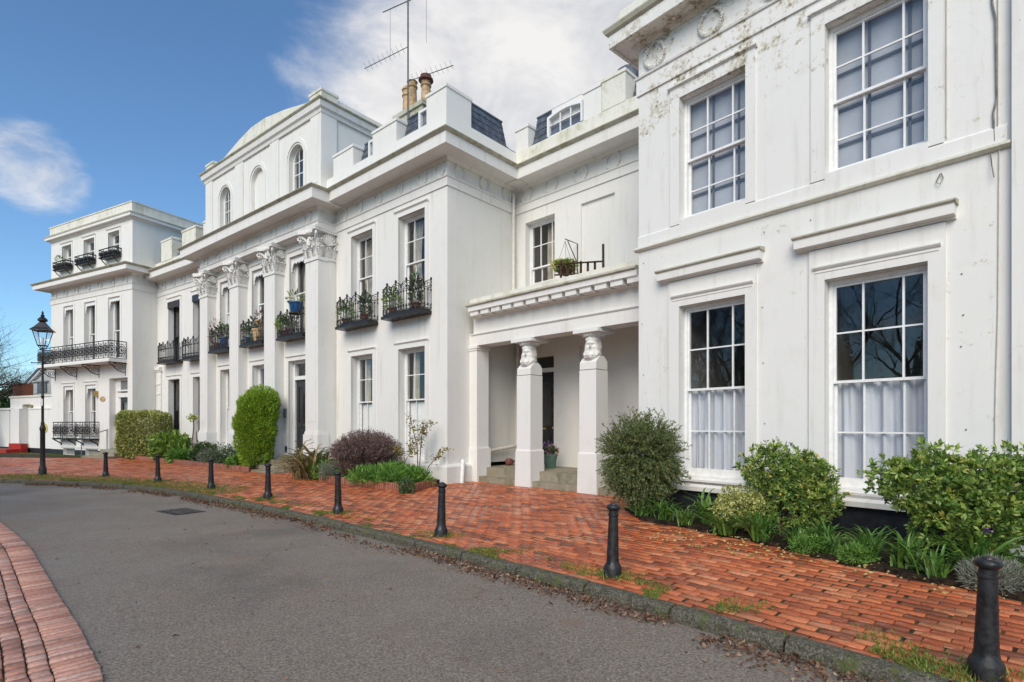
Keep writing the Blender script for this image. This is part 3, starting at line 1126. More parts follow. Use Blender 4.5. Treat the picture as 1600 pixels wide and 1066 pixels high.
SLATEV = MB()
SLATEV.add([(-0.5, 0, 0), (0.5, 0, 0), (0.5, -0.012, 0), (-0.5, -0.012, 0), (-0.5, 0.0, 1), (0.5, 0.0, 1), (0.5, -0.004, 1), (-0.5, -0.004, 1)],
           [(3, 2, 1, 0), (4, 5, 6, 7), (0, 1, 5, 4), (1, 2, 6, 5), (2, 3, 7, 6), (3, 0, 4, 7)])
SLATEM = SLATEV.mesh('slate', SLATE)


def slates(house, p0, p1, z0, z1, lean=0.22, holes=(), name='mansard_roof'):
    """leaning slate slope between two ground points p0->p1 (local), seen from the right of travel; each slate a piece"""
    d = Vector((p1[0] - p0[0], p1[1] - p0[1]))
    L = d.length
    an = math.atan2(d.y, d.x)
    h = z1 - z0
    n = Vector((-d.y, d.x)) / L
    bk = MB()
    bk.prism_x([(0.008, z0), (0.10, z0), (0.10 + lean, z1), (0.008 + lean, z1)], 0, L)
    rf = bk.build(name, LEAD, house, None, (p0[0], p0[1], 0), an)
    tilt = math.atan2(lean, h)
    rows = max(2, int(round(h / 0.2)))
    rh = h / rows
    for r_ in range(rows):
        x = -0.13 if r_ % 2 else 0.0
        while x < L - 0.02:
            a, b = max(0.004, x + 0.004), min(L - 0.004, x + 0.256)
            c = (a + b) / 2
            zz = z0 + r_ * rh
            if b - a > 0.03 and not any(hx0 < c < hx1 and hz0 < zz + rh / 2 < hz1 for hx0, hx1, hz0, hz1 in holes):
                o = bpy.data.objects.new('slate', SLATEM)
                o.location = (c, (zz - z0) / h * lean - 0.002, zz)
                o.rotation_euler = (-tilt - 0.02, 0, 0)
                o.scale = (b - a, 1, rh * 1.06)
                link(o, rf)
            x += 0.26
    # ridge cap
    cp = MB().box(-0.01, L + 0.01, lean - 0.03, lean + 0.14, z1 - 0.01, z1 + 0.035)
    cp.build('ridge_cap', LEAD, rf)
    cp2 = MB().box(0, L, -0.05, 0.02, z0 - 0.10, z0 + 0.02)
    cp2.build('lead_apron', LEAD, rf)
    return rf


def balcony_mesh(w, d, h=0.80, bow=0.07, seed=0):
    """bow-fronted iron balcony: slab and railing meshes; origin at the wall, slab underside z=0"""
    rr = random.Random(seed)
    fr = [(-w + 2 * w * i / 10, -d - bow * (1 - (2 * i / 10 - 1) ** 2)) for i in range(11)]
    slab = MB().prism_z([(-w, 0.0)] + fr + [(w, 0.0)], 0.0, 0.075)
    slab.prism_z([(-w + 0.06, 0.0)] + [(x * 0.95, y + 0.05) for x, y in fr] + [(w - 0.06, 0.0)], 0.076, 0.13)
    sm = slab.mesh('balcony', IRON)
    m = MB()
    path = [(-w + 0.02, 0.0)] + [(-w + 0.02, -d * 0.5)] + [(x * 0.98, y + 0.03) for x, y in fr] + [(w - 0.02, -d * 0.5), (w - 0.02, 0)]
    P = resample(np.array(path), 0.01)
    Ln = len(P)

    def at(i, z):
        i = int(max(0, min(Ln - 1, i)))
        return (P[i][0], P[i][1], z)
    for z, r in ((0.14, 0.010), (0.215, 0.008), (h - 0.13, 0.009)):
        m.tube([at(i, z) for i in np.linspace(0, Ln - 1, 26)], r, 4)
    nb = int(Ln * 0.01 / 0.105)
    for k in range(nb + 1):
        i = k * (Ln - 1) / nb
        corner = abs(P[int(i)][1] + d) < 0.12 and abs(abs(P[int(i)][0]) - w) < 0.1
        top = h - 0.02 + (0.10 if k % 4 == 2 else 0.0)
        m.tube([at(i, 0.09), at(i, top if k % 4 in (0, 2) else h - 0.13)], 0.011 if not corner else 0.018, 4)
        for z, r in ((0.245, 0.024), (h - 0.19, 0.026)):
            m.ball(at(i, z), r, 6, 1.4)
        if k % 2 == 0:
            m.ball(at(i, 0.175), 0.024, 6, 1.3).ball(at(i, h - 0.075), 0.028, 6, 1.4)
        if k % 4 == 2:
            m.ball(at(i, h + 0.10), 0.034, 6, 1.5)
            m.ball(at(i, h + 0.02), 0.028, 6, 1.2)
            for sg in (-1, 1):
                st = 21
                m.tube([at(i + sg * st * t, h + 0.06 - 0.11 * t + 0.035 * math.sin(math.pi * t)) for t in (0.1, 0.35, 0.6, 0.85, 1.0)], 0.011, 4)
                q = [at(i + sg * (8 + 5 * math.cos(a)), h - 0.055 + 0.05 * math.sin(a)) for a in np.linspace(0, 2 * math.pi, 9)[:-1]]
                m.tube(q, 0.007, 4, True)
        if k % 4 == 0:
            for sg in (-1, 1):
                m.tube([at(i, h - 0.02), at(i + sg * 5, h + 0.015), at(i + sg * 10, h - 0.02), at(i + sg * 7, h - 0.06)], 0.009, 4)
    rm = m.mesh('railing', IRON, 40)
    return sm, rm


BALC = balcony_mesh(0.83, 0.38)
BALC2 = balcony_mesh(0.80, 0.36, 0.80, 0.05, 3)


def balcony(house, x, y, z, which=BALC):
    b = inst('balcony', which[0], house, (x, y, z))
    inst('railing', which[1], b)
    return b


def door(house, x0, x1, z0, z1, y, mat, glazed=(0.45, 0.92), letter=True):
    m = MB()
    w = x1 - x0
    h = z1 - z0
    ga, gb = z0 + glazed[0] * h, z0 + glazed[1] * h
    st = 0.14
    m.box(x0, x0 + st, y, y + 0.05, z0, z1).box(x1 - st, x1, y, y + 0.05, z0, z1)
    m.box(x0 + st, x1 - st, y, y + 0.05, gb, z1).box(x0 + st, x1 - st, y, y + 0.05, ga - 0.16, ga)
    m.box(x0 + st, x1 - st, y, y + 0.05, z0, z0 + 0.2).box(x0 + st, x1 - st, y + 0.018, y + 0.04, z0 + 0.2, ga - 0.16)
    m.box(x0 + st + 0.06, x1 - st - 0.06, y + 0.004, y + 0.02, z0 + 0.27, ga - 0.23)
    d = m.build('door', mat, house)
    pane(d, x0 + st, x1 - st, ga, gb, y + 0.025)
    if letter:
        MB().box(x0 + w / 2 - 0.11, x0 + w / 2 + 0.11, y - 0.008, y, ga - 0.11, ga - 0.05).build('letter_plate', BRASS, d)
        MB().ball((x1 - 0.07, y - 0.03, ga - 0.06), 0.03, 8).build('door_knob', BRASS, d, 40)
    return d


def pier(house, x0, x1, y0, y1, z0, z1, mat=None, name='parapet_pier'):
    m = MB()
    m.box(x0, x1, y0, y1, z0, z1 - 0.10)
    m.box(x0 - 0.025, x1 + 0.025, y0 - 0.025, y1 + 0.025, z1 - 0.10, z1 - 0.03)
    m.frustum((x0 + x1) / 2, (y0 + y1) / 2, 0, 0, z1 - 0.03, z1 + 0.01, (x1 - x0) / 2 + 0.025, (y1 - y0) / 2 + 0.025, (x1 - x0) / 2 - 0.02, (y1 - y0) / 2 - 0.02)
    return m.build(name, mat or GRIME, house)


def drape(parent_w, x0, x1, z0, z1, y, mat, seed=1, amp=0.025, label=None, cat='curtain', name='curtain', gather=None, fr=None, amp_n=7):
    """pleated cloth hanging inside a window; top-level thing placed in the house frame fr"""
    rr = random.Random(seed)
    n, k = 64, 10
    ph = [rr.uniform(0, 6.28) for _ in range(4)]
    V, Fq = [], []
    for j in range(k + 1):
        t = j / k
        for i in range(n + 1):
            s = i / n
            x = x0 + (x1 - x0) * s
            if gather:
                x = x0 + (x1 - x0) * s * (1 - gather * math.sin(math.pi * min(1, t * 1.2)) * 0.8)
            yy = amp * (math.sin(s * 6.28 * amp_n + ph[0] + 0.7 * t) + 0.6 * math.sin(s * 6.28 * amp_n * 1.73 + ph[1] - 1.1 * t) + 0.4 * math.sin(s * 6.28 * 3.1 + ph[2]))
            V.append((x - x0, yy, -(z1 - z0) * t))
            if i < n and j < k:
                a = j * (n + 1) + i
                Fq.append((a, a + n + 1, a + n + 2, a + 1))
    me = npmesh(name, V, Fq, mat, None, True)
    wx, wy = fr.w(x0, y)
    o = obj(name, me, None, (wx, wy, z1), fr.a)
    tag(o, label, cat)
    return o


# ------------------------------------------------------------------ house A: the near house on the right
def house_A():
    h = thing('terrace_house', 'nearest white stucco house at right with peeling paint and two large sash windows per floor', 'house', (*FA.o, 0), FA.a)
    W1, W2 = (0.83, 1.96), (3.07, 4.22)
    gz, fz = (0.60, 3.50), (4.96, 7.02)
    holes = [(*W1, *gz), (*W2, *gz), (*W1, *fz), (*W2, *fz)]
    MB().wall(0, 9, 0, 0.3, 0.42, 7.42, holes).build('wall', AWHITE, h)
    MB().box(-0.002, 9, 0.03, 0.3, 0, 0.419).build('plinth', PLINTHB, h)
    shell(h, 0, 9, 9, 8.5, AWHITE)
    # plain string course with grimy top, apron band above it
    MB().prism_x([(0.01, 4.61), (-0.035, 4.612), (-0.075, 4.64), (-0.075, 4.665), (-0.03, 4.69), (0.01, 4.69)], -0.06, 4.97).build('string_course', GRIME, h)
    m = MB()
    for a, b in ((0.001, W1[0]), (W1[1], W2[0]), (W2[1], 4.94)):
        m.prism_x([(0.01, 4.69), (-0.028, 4.692), (-0.028, 4.86), (0.0, 4.89), (0.01, 4.89)], a, b)
    m.box(W1[0], W1[1], -0.028, 0.01, 4.692, 4.955).box(W2[0], W2[1], -0.028, 0.01, 4.692, 4.955)
    m.build('apron_band', AWHITE, h)
    # surrounds and hoods
    for i, (a, b) in enumerate((W1, W2)):
        s = MB()
        s.box(a - 0.20, a, -0.035, 0.01, 0.60, 3.93).box(b, b + 0.17, -0.035, 0.01, 0.60, 3.93).box(a, b, -0.035, 0.01, 3.50, 3.93)
        s.build('window_surround', WHITE, h)
        t = MB().prism_x([(-0.03, 3.645), (-0.055, 3.65), (-0.075, 3.675), (-0.075, 3.695), (-0.03, 3.71)], a - 0.14, b + 0.13)
        t.prism_x([(-0.03, 3.60), (-0.045, 3.605), (-0.045, 3.62), (-0.03, 3.625)], a - 0.12, b + 0.11)
        t.build('bead_moulding', TRIM, h)
        hd = MB().prism_x([(0.005, 3.94), (-0.05, 3.94), (-0.06, 3.965), (-0.15, 3.975), (-0.15, 4.095), (-0.16, 4.10), (0.005, 4.10)], a - 0.36, b + 0.27)
        ho = hd.build('hood_mould', WHITE, h)
        MB().prism_x([(0.004, 4.101), (-0.165, 4.101), (-0.185, 4.12), (-0.185, 4.14), (-0.02, 4.165), (0.004, 4.165)], a - 0.38, b + 0.29).build('hood_top', MOSSY, ho)
        s = MB()
        s.box(a - 0.18, a, -0.025, 0.01, 4.892, 7.20).box(b, b + 0.15, -0.025, 0.01, 4.892, 7.20).box(a, b, -0.025, 0.01, 7.02, 7.20)
        s.prism_x([(0.01, 7.201), (-0.03, 7.201), (-0.05, 7.22), (-0.07, 7.225), (-0.07, 7.25), (0.01, 7.27)], a - 0.21, b + 0.18)
        s.build('window_surround', AWHITE, h)
        sl_ = MB().prism_x([(0.25, 0.421), (-0.05, 0.421), (-0.055, 0.49), (-0.03, 0.52), (0.0, 0.53), (0.0, 0.57), (0.03, 0.595), (0.25, 0.598)], a - 0.03, b + 0.03)
        sl_.build('window_sill', WHITE, h)
        q = (a + 0.055, b - 0.055)
        g1, g2 = a + 0.41, b - 0.29
        sash(h, a, b, 0.60, 3.50, 0.14, (g1, g2), 2.075, (2.77,), (1.40,), None, None, True, 0.13)
        sash(h, a, b, 4.96, 7.02, 0.14, (g1, g2), 5.96, (6.46,), (5.47,), None, None, True, 0.07)
        drape(h, a + 0.02, b - 0.02, 0.62, 2.12, 0.305, NET, 5 + i, 0.045, ['white net curtain across the lower sash beside the round dark bush', 'white net curtain across the lower sash behind the big right-hand shrub'][i], 'curtain', 'net_curtain', None, FA, (7, 5.3)[i])
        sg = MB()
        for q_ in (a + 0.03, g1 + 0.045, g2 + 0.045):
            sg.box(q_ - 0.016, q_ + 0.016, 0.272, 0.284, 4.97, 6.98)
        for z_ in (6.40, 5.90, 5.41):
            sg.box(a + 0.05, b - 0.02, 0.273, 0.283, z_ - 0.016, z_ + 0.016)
        sg.build('bar_shadow_grid', BARSHADOW, h)  # added dark grid imitating the sash bars' offset shadows on the blind
        bl = MB().box(a - 0.28, b + 0.12, 0.004, 0.012, -2.3, 0)
        wx, wy = FA.w(0, 0.30)
        o = bl.build('window_blind', BLIND, None, None, (wx, wy, 7.1), FA.a)
        tag(o, ['pale blue-grey blind drawn down the first-floor window above the round dark bush', 'pale blue-grey blind drawn down the first-floor window at the top right corner'][i], 'blind')
    # broad pilaster at the right end
    p = MB().box(4.98, 9, -0.09, 0.01, 1.05, 7.42)
    p.build('end_pilaster', WHITE, h)
    p = MB().prism_x([(0.01, 0.03), (-0.15, 0.03), (-0.15, 0.98), (-0.13, 1.02), (-0.092, 1.05), (0.01, 1.05)], 4.97, 9)
    p.build('pilaster_base', WHITE, h)
    # entablature returns round the left corner
    entab(h, [(0, 6), (0, 0), (9, 0)][0:1] and [(0.0, 6.0), (0.0, 0.0), (9.0, 0.0)], (7.41, 7.73, 8.27, 8.52, 8.63), 0.38, AWHITE, MOSSY, 0.08)
    MB().sweep([(0.0, 6.0), (0.0, 0.0), (9.0, 0.0)], [(-0.3, 8.66), (0.28, 8.64), (0.26, 8.95), (-0.3, 8.95)]).build('blocking_course', GRIME, h)
    for x in (0.35, 1.40, 2.45, 3.5, 4.55):
        inst('wreath', WREATHA, h, (x, 0.0, 7.985), 0, (1.18, 1.3, 1.08))
    # cables and fixings
    c = MB()
    c.tube([(4.80, -0.02, 8.2), (4.81, -0.02, 6.3), (4.84, -0.025, 6.1), (4.85, -0.02, 5.2), (4.82, -0.02, 5.05), (4.83, -0.02, 4.72)], 0.011, 5)
    c.tube([(4.79, -0.02, 4.66), (4.81, -0.05, 4.45), (4.83, -0.06, 4.30)], 0.006, 4)
    c.build('cable', CABLE, h)
    MB().tube([(4.86, -0.012, 8.2), (4.86, -0.012, 4.7), (4.87, -0.012, 4.6), (4.86, -0.012, 2.8), (4.84, -0.012, 1.9), (4.83, -0.012, 1.0)], 0.008, 4).build('cable', PIPE, h)
    MB().tube([(4.40, -0.02, 8.2), (4.40, -0.02, 4.93)], 0.009, 5).build('cable', PIPE, h)
    MB().tube([(4.345, -0.02, 4.53), (4.37, -0.03, 4.46), (4.34, -0.035, 4.39), (4.30, -0.03, 4.43), (4.335, -0.02, 4.52)], 0.006, 4).build('wire_loop', CABLE, h)
    fx = MB()
    for x in (0.08, 2.22, 2.86, 4.55):
        for z in (1.5, 1.95, 2.4, 2.85, 3.3, 4.35):
            if rng.random() < 0.8:
                fx.ball((x + random.uniform(-.03, .03), -0.004, z + random.uniform(-.06, .06)), 0.011, 6)
    fx.build('wall_fixings', CABLE, h)['kind'] = 'stuff'
    return h


HA = house_A()


# ------------------------------------------------------------------ wing house with two balconies and its side return
def house_wing():
    h = thing('terrace_house', 'white stucco house with two small iron balconies and its right side wall showing', 'house', (*FW.o, 0), FW.a)
    wn_ = [(-4.26, -3.16), (-1.96, -0.84)]
    gz, fz = (0.55, 3.56), (4.47, 7.14)
    holes = [(*w, *gz) for w in wn_] + [(*w, *fz) for w in wn_]
    MB().wall(-5.4, 0, 0, 0.3, 0.5, 7.47, holes).build('wall', WHITE, h)
    MB().box(-0.30, -0.001, 0.301, 9, 0.5, 8.1).build('side_wall', CREAMW, h)
    m = MB().sweep([(-5.4, 0), (0, 0), (0, 1.05)], [(-0.28, 0), (0.13, 0), (0.13, 0.46), (0.10, 0.50), (0.0, 0.53), (-0.28, 0.53)])
    m.build('plinth', CREAMW, h)
    m = MB().box(-5.4, -5.1, 0.301, 9, 0, 8.1).box(-5.1, -0.3, 8.7, 9, 0, 8.1).box(-5.4, -0.3, 0.301, 8.7, 8.0, 8.4)
    m.build('rear_shell', WHITE, h)
    for i, w in enumerate(wn_):
        for z in (gz, fz):
            surround(MB(), w[0], w[1], z[0], z[1], 0.125, 0.03).build('window_surround', TRIM, h)
        b = (w[0] + 0.40, w[1] - 0.27)
        sash(h, w[0], w[1], *gz, 0.2, b, 2.17, (2.86,), (1.20,), None, None, True, 0.10)
        sash(h, w[0], w[1], *fz, 0.2, b, 5.88, (6.50,), (5.15,), None, None, True, 0.08)
        c = (w[0] + w[1]) / 2
        balcony(h, c - 0.02, 0, 4.35)
        # shutters half way up inside the ground-floor window
        drape(h, w[0] + 0.03, w[0] + 0.5, 4.5, 7.1, 0.47, DRAPE, 20 + i, 0.03, ['cream curtain at the left of the first-floor window next to the tall carved capital', 'cream curtain at the left of the first-floor window nearest the house corner'][i], 'curtain', 'curtain', 0.35, FW, 4)
        drape(h, w[0] + 0.03, w[0] + 0.32, 2.2, 3.5, 0.47, DRAPE, 24 + i, 0.02, ['pale curtain at the left of the ground-floor window behind the purple bush', 'pale curtain at the left of the ground-floor window behind the rose'][i], 'curtain', 'curtain', None, FW, 4)
        sh = MB().box(w[0] + 0.06, w[1] - 0.06, 0.345, 0.36, 0.62, 2.12)
        sh.build('window_shutter', FRAME, h)
    MB().box(-5.12, -5.10, -0.02, 0.01, 0.53, 7.4).build('cable', PIPE, h)
    # entablature round the corner
    entab(h, [(-5.3, 0), (0, 0), (0, 2.56)], (7.47, 7.72, 8.12, 8.42, 8.50), 0.55)
    for x in (-4.75, -3.85, -2.9, -1.95, -0.95, -0.28):
        if x > -5:
            inst('wreath', WREATH, h, (x + 0.1 if x < -4 else x, 0, 7.93))
    for s in (0.42, 1.32, 2.2):
        inst('wreath', WREATH, h, (0.0, s, 7.93), R(90))
    # parapet, piers and mansard
    MB().sweep([(-5.3, 0), (0, 0), (0, 2.5)], [(-0.22, 8.5), (0.44, 8.5), (0.44, 8.60), (0.36, 8.66), (0.35, 8.98), (0.31, 9.0), (-0.22, 9.0)]).build('blocking_course', TRIM, h)
    pier(h, -0.40, 0.335, -0.335, 0.50, 8.98, 9.74, TRIM)
    pier(h, -2.70, -1.62, -0.335, 0.2, 8.98, 9.64, TRIM)
    pier(h, -4.72, -3.66, -0.335, 0.2, 8.98, 9.64, TRIM)
    slates(h, (-1.60, -0.12), (-0.42, -0.12), 9.08, 9.72, 0.18, [(0.60, 1.15, 9.0, 9.8)])
    slates(h, (-3.64, -0.12), (-2.72, -0.12), 9.08, 9.72, 0.18, [(0.42, 0.9, 9.0, 9.8)])
    slates(h, (0.20, 0.53), (0.20, 2.0), 9.08, 9.86, 0.2)
    for a, b in ((-0.96, -0.46), (-3.20, -2.78)):
        m = MB()
        m.box(a, a + 0.07, -0.14, 0.4, 9.06, 9.60).box(b - 0.07, b, -0.14, 0.4, 9.06, 9.60).box(a + 0.07, b - 0.07, -0.14, 0.4, 9.54, 9.60).box(a + 0.07, b - 0.07, -0.16, 0.4, 9.06, 9.14)
        d = m.build('dormer_window', FRAME, h)
        pane(d, a + 0.07, b - 0.07, 9.14, 9.54, -0.10)
        MB().box(a + 0.07, b - 0.07, -0.05, -0.03, 9.14, 9.54).build('blind', GREYBOX, d)
    MB().box(-5.3, -0.3, 0.5, 6.5, 8.9, 9.5).build('flat_roof', LEAD, h)
    # chimney stack with four pots
    m = MB().box(-5.5, -4.0, 2.5, 3.5, 8.9, 12.15).box(-5.56, -3.94, 2.44, 3.56, 12.15, 12.3)
    cs = m.build('chimney_stack', MOSSY, h)
    for x, y, t, mat in ((-5.25, 2.85, 0.95, TERRA), (-4.85, 2.75, 1.05, TERRA), (-4.3, 2.9, 0.95, TERRA), (-4.6, 3.25, 0.8, TERRA)):
        p = MB().lathe([(0.20, 0), (0.19, 0.1), (0.165, 0.15), (0.15, t - 0.22), (0.185, t - 0.2), (0.185, t - 0.15), (0.15, t - 0.13), (0.16, t - 0.02), (0.19, t), (0.12, t), (0.12, t - 0.1)], 14, (x, y, 12.3)).build('chimney_pot', mat, cs, 40)
        if x > -4.4:
            MB().lathe([(0.17, 0), (0.26, 0.03), (0.24, 0.1), (0.17, 0.14), (0.19, 0.2), (0.05, 0.22)], 12, (x, y, 12.3 + t - 0.04)).build('chimney_cowl', TERRAD, cs, 40)
        elif x < -5:
            MB().lathe([(0.16, 0), (0.2, 0.04), (0.15, 0.14), (0.03, 0.2)], 12, (x, y, 12.3 + t - 0.02)).build('chimney_cowl', TERRA, cs, 40)
    # rainwater pipe in the inner corner, and the stub pipe at the corner
    MB().tube([(0.08, 2.42, 8.0), (0.08, 2.42, 4.7)], 0.045, 8).build('downpipe', PIPE, h, 40)
    MB().tube([(0.10, 0.42, 0.60), (0.17, 0.38, 0.55), (0.19, 0.34, 0.40), (0.20, 0.30, 0.0)], 0.05, 8).build('downpipe', FRAME, h, 40)
    return h


HW = house_wing()


# television aerial on the chimney
def aerial():
    x, y = FW.w(-4.66, 2.42)
    t = thing('television_aerial', 'tall television aerial mast with three cross arms on the chimney', 'aerial', (x, y, 11.6), R(-20))
    MB().tube([(0, 0, 0), (0, 0, 4.6)], 0.028, 6).build('mast', RUST, t)
    MB().tube([(-1.0, 0, 4.15), (1.0, 0, 4.40)], 0.018, 5).build('cross_arm', RUST, t)
    for s in (-0.7, 0.7):
        MB().tube([(s, 0, 4.3 + s * 0.12), (s, 0, 2.6 + s * 0.12)], 0.006, 4).build('dipole_rod', RUST, t)
    for sg, z, l in ((-1, 2.72, 1.75), (1, 1.55, 1.7)):
        a = MB().tube([(0, 0, z), (sg * l, 0.0, z - 0.35 * (1 if sg < 0 else -0.45))], 0.014, 5).build('yagi_boom', RUST, t)
        for i in range(9):
            u = 0.12 + i * 0.105
            p = Vector((sg * l * u, 0, z - 0.35 * (1 if sg < 0 else -0.45) * u))
            MB().tube([p + Vector((0, -0.14, 0.10)), p + Vector((0, 0.14, -0.04))], 0.006, 4).build('element', RUST, a)
    MB().tube([(0, 0, 0.5), (-0.35, 0.25, 0.7)], 0.012, 4).build('strap', RUST, t)
    return t


aerial()


# ------------------------------------------------------------------ recessed house with the herm portico
def head_mesh():
    """bearded classical head, facing -y, about 0.48 tall"""
    nu, nv = 56, 48
    V = []
    for j in range(nv + 1):
        ph = math.pi * j / nv
        for i in range(nu):
            th = 2 * math.pi * i / nu
            d = Vector((math.sin(ph) * math.sin(th), -math.sin(ph) * math.cos(th), math.cos(ph)))
            f = max(0.0, -d.y)
            r = Vector((d.x * 0.150, d.y * 0.175, d.z * 0.235))
            x, z = d.x, d.z
            g = lambda cx, cz, sx, sz: math.exp(-((x - cx) / sx) ** 2 - ((z - cz) / sz) ** 2) * (f ** 0.7)
            push = 0.0
            push += 0.080 * g(0, 0.00, 0.11, 0.17)             # nose
            push += 0.022 * g(0, -0.10, 0.15, 0.08)            # nose tip
            push += 0.042 * g(0, 0.28, 0.55, 0.08)             # brow
            push -= 0.050 * (g(0.30, 0.13, 0.17, 0.10) + g(-0.30, 0.13, 0.17, 0.10))   # eye sockets
            push += 0.014 * (g(0.30, 0.12, 0.10, 0.05) + g(-0.30, 0.12, 0.10, 0.05))   # eyeballs
            push += 0.016 * (g(0.42, -0.06, 0.18, 0.14) + g(-0.42, -0.06, 0.18, 0.14))  # cheeks
            push += 0.020 * g(0, -0.27, 0.34, 0.06)            # moustache
            push -= 0.016 * g(0, -0.36, 0.20, 0.03)            # mouth
            beard = max(0, min(1, (-z - 0.28) / 0.2)) * max(0, min(1, (f + 0.25) / 0.5))
            side = max(0, min(1, (abs(x) - 0.55) / 0.15)) * (1 if d.y < 0.3 else 0) * max(0, min(1, (0.2 - z) / 0.3))
            hair = max(max(0, min(1, (z - 0.42) / 0.12)), max(0, min(1, (d.y + 0.1) / 0.25)))
            nz = mnoise.noise(d * 7.5) * 0.6 + mnoise.noise(d * 15) * 0.5
            push += beard * (0.050 + 0.045 * nz) + max(hair, side * 0.6) * (0.034 + 0.040 * nz)
            p = r + d * push
            if z < -0.5 and f > 0.2:
                p.z -= 0.02 * beard
                p.y -= 0.03 * beard
            V.append(tuple(p))
    Fq = []
    for j in range(nv):
        for i in range(nu):
            Fq.append((j * nu + i, (j + 1) * nu + i, (j + 1) * nu + (i + 1) % nu, j * nu + (i + 1) % nu))
    return V, Fq


def house_portico():
    h = thing('terrace_house', 'set-back white house whose porch stands on two bearded herm columns', 'house', (*FR_.o, 0), FR_.a)
    win = (0.37, 1.43, 5.2, 7.15)
    dr = (0.35, 1.40, 0.41, 3.44)
    MB().wall(0, 6, 0, 0.3, 4.6, 7.47, [win, (2.30, 3.31, 4.7, 7.15)]).box(2.30, 3.31, 0.06, 0.3, 4.7, 7.15).build('wall', WHITE, h)
    MB().wall(-0.2, 6, 0, 0.3, 0.2, 4.59, [dr, (2.25, 3.28, 0.4, 3.53)]).box(2.25, 3.28, 0.05, 0.3, 0.4, 3.53).build('porch_wall', PORCHW, h)
    shell(h, -0.2, 6, 9, 8.4, WHITE)
    sash(h, win[0], win[1], win[2], win[3], 0.2, (0.37 + 0.38, 1.43 - 0.27), 5.88, (6.51,), (5.5,))
    drape(h, 0.75, 1.2, 5.3, 7.1, 0.50, DRAPE, 31, 0.03, 'cream curtain in the window above the porch', 'curtain', 'curtain', 0.5, FR_, 4)
    # door with light over
    m = MB().box(dr[0], dr[0] + 0.07, 0.12, 0.26, dr[2], dr[3]).box(dr[1] - 0.07, dr[1], 0.12, 0.26, dr[2], dr[3]).box(dr[0] + 0.07, dr[1] - 0.07, 0.12, 0.26, 3.38, dr[3]).box(dr[0] + 0.07, dr[1] - 0.07, 0.11, 0.26, 2.95, 3.06)
    fr = m.build('door_frame', PORCHW, h)
    pane(fr, dr[0] + 0.07, dr[1] - 0.07, 3.06, 3.38, 0.2)
    door(h, dr[0] + 0.07, dr[1] - 0.07, 0.425, 2.95, 0.17, BFRAME, (0.42, 0.90))
    roombox(h, dr[0], dr[1], dr[2], dr[3], 0.14)
    entab(h, [(0.0, 0), (6, 0)], (7.47, 7.72, 8.12, 8.42, 8.50), 0.55)
    for x in (0.42, 1.32, 2.30, 3.27, 4.2):
        inst('wreath', WREATH, h, (x, 0, 7.93), 0, (1.15, 1, 1.05))
    MB().sweep([(0.30, 0), (6, 0)], [(-0.22, 8.5), (0.44, 8.5), (0.44, 8.60), (0.36, 8.66), (0.35, 9.0), (0.31, 9.02), (-0.22, 9.02)]).build('blocking_course', GRIME, h)
    pier(h, 0.32, 0.78, -0.34, 0.25, 9.0, 9.68, TRIM)
    pier(h, 2.62, 3.16, -0.33, 0.30, 9.0, 9.76, TRIM)
    pier(h, 3.19, 3.84, -0.36, 0.30, 9.0, 9.78, GRIME)
    slates(h, (0.79, -0.16), (2.61, -0.16), 9.10, 9.93, 0.2, [(0.52, 1.72, 9.0, 9.72)])
    slates(h, (3.86, -0.10), (5.6, -0.10), 9.10, 10.0, 0.3)
    MB().box(0, 6, 0.5, 7, 8.9, 9.6).build('flat_roof', LEAD, h)
    MB().lathe([(0.30, 0), (0.34, 0.1), (0.30, 0.35), (0.22, 0.42)], 10, (3.5, 0.3, 9.75)).build('roof_cowl', LEAD, h, 40)
    # segmental dormer
    a, b = 1.33, 2.50
    c = (a + b) / 2
    arc = [(a + (b - a) * i / 12, 9.65 + 0.08 * math.sin(math.pi * i / 12)) for i in range(13)]
    m = MB().prism_y([(a, 9.03)] + [(a + 0.07, 9.03)] + [(x * 0.88 + c * 0.12, z - 0.06) for x, z in arc] + [(b - 0.07, 9.03), (b, 9.03)] + arc[::-1], -0.20, 0.4)
    m.box(a + 0.07, b - 0.07, -0.22, -0.1, 9.03, 9.11)
    for q in (a + 0.42, a + 0.76):
        m.box(q - 0.012, q + 0.012, -0.17, -0.13, 9.11, 9.71)
    m.box(a + 0.07, b - 0.07, -0.17, -0.13, 9.40, 9.42)
    d = m.build('dormer_window', FRAME, h)
    xs = [a + 0.07, a + 0.41, a + 0.75, b - 0.07]
    for i in range(3):
        pane(d, xs[i] + 0.01, xs[i + 1] - 0.01, 9.11, 9.40, -0.15)
        pane(d, xs[i] + 0.01, xs[i + 1] - 0.01, 9.42, 9.65, -0.15)
    MB().box(a + 0.05, b - 0.05, -0.06, -0.03, 9.06, 9.9).build('blind', PORCHW, d)
    # ---- the portico, its front 1.83 m before the wall
    y0 = -1.83
    bm = MB().box(0.09, 5.2, y0, y0 + 0.43, 3.54, 3.83).box(0.22, 5.2, y0 + 0.02, y0 + 0.43, 3.831, 4.24)
    bm.prism_x([(y0 + 0.1, 3.80), (y0 - 0.012, 3.80), (y0 - 0.035, 3.825), (y0 - 0.035, 3.845), (y0 + 0.1, 3.855)], 0.15, 5.2)
    bm.build('portico_beam', WHITE, h)
    co = MB().prism_x([(y0 + 0.4, 4.21), (y0, 4.21), (y0 - 0.05, 4.24), (y0 - 0.06, 4.345), (y0 - 0.30, 4.355), (y0 - 0.30, 4.47), (y0 + 0.4, 4.47)], 0.36, 5.2)
    cor = co.build('portico_cornice', WHITE, h)
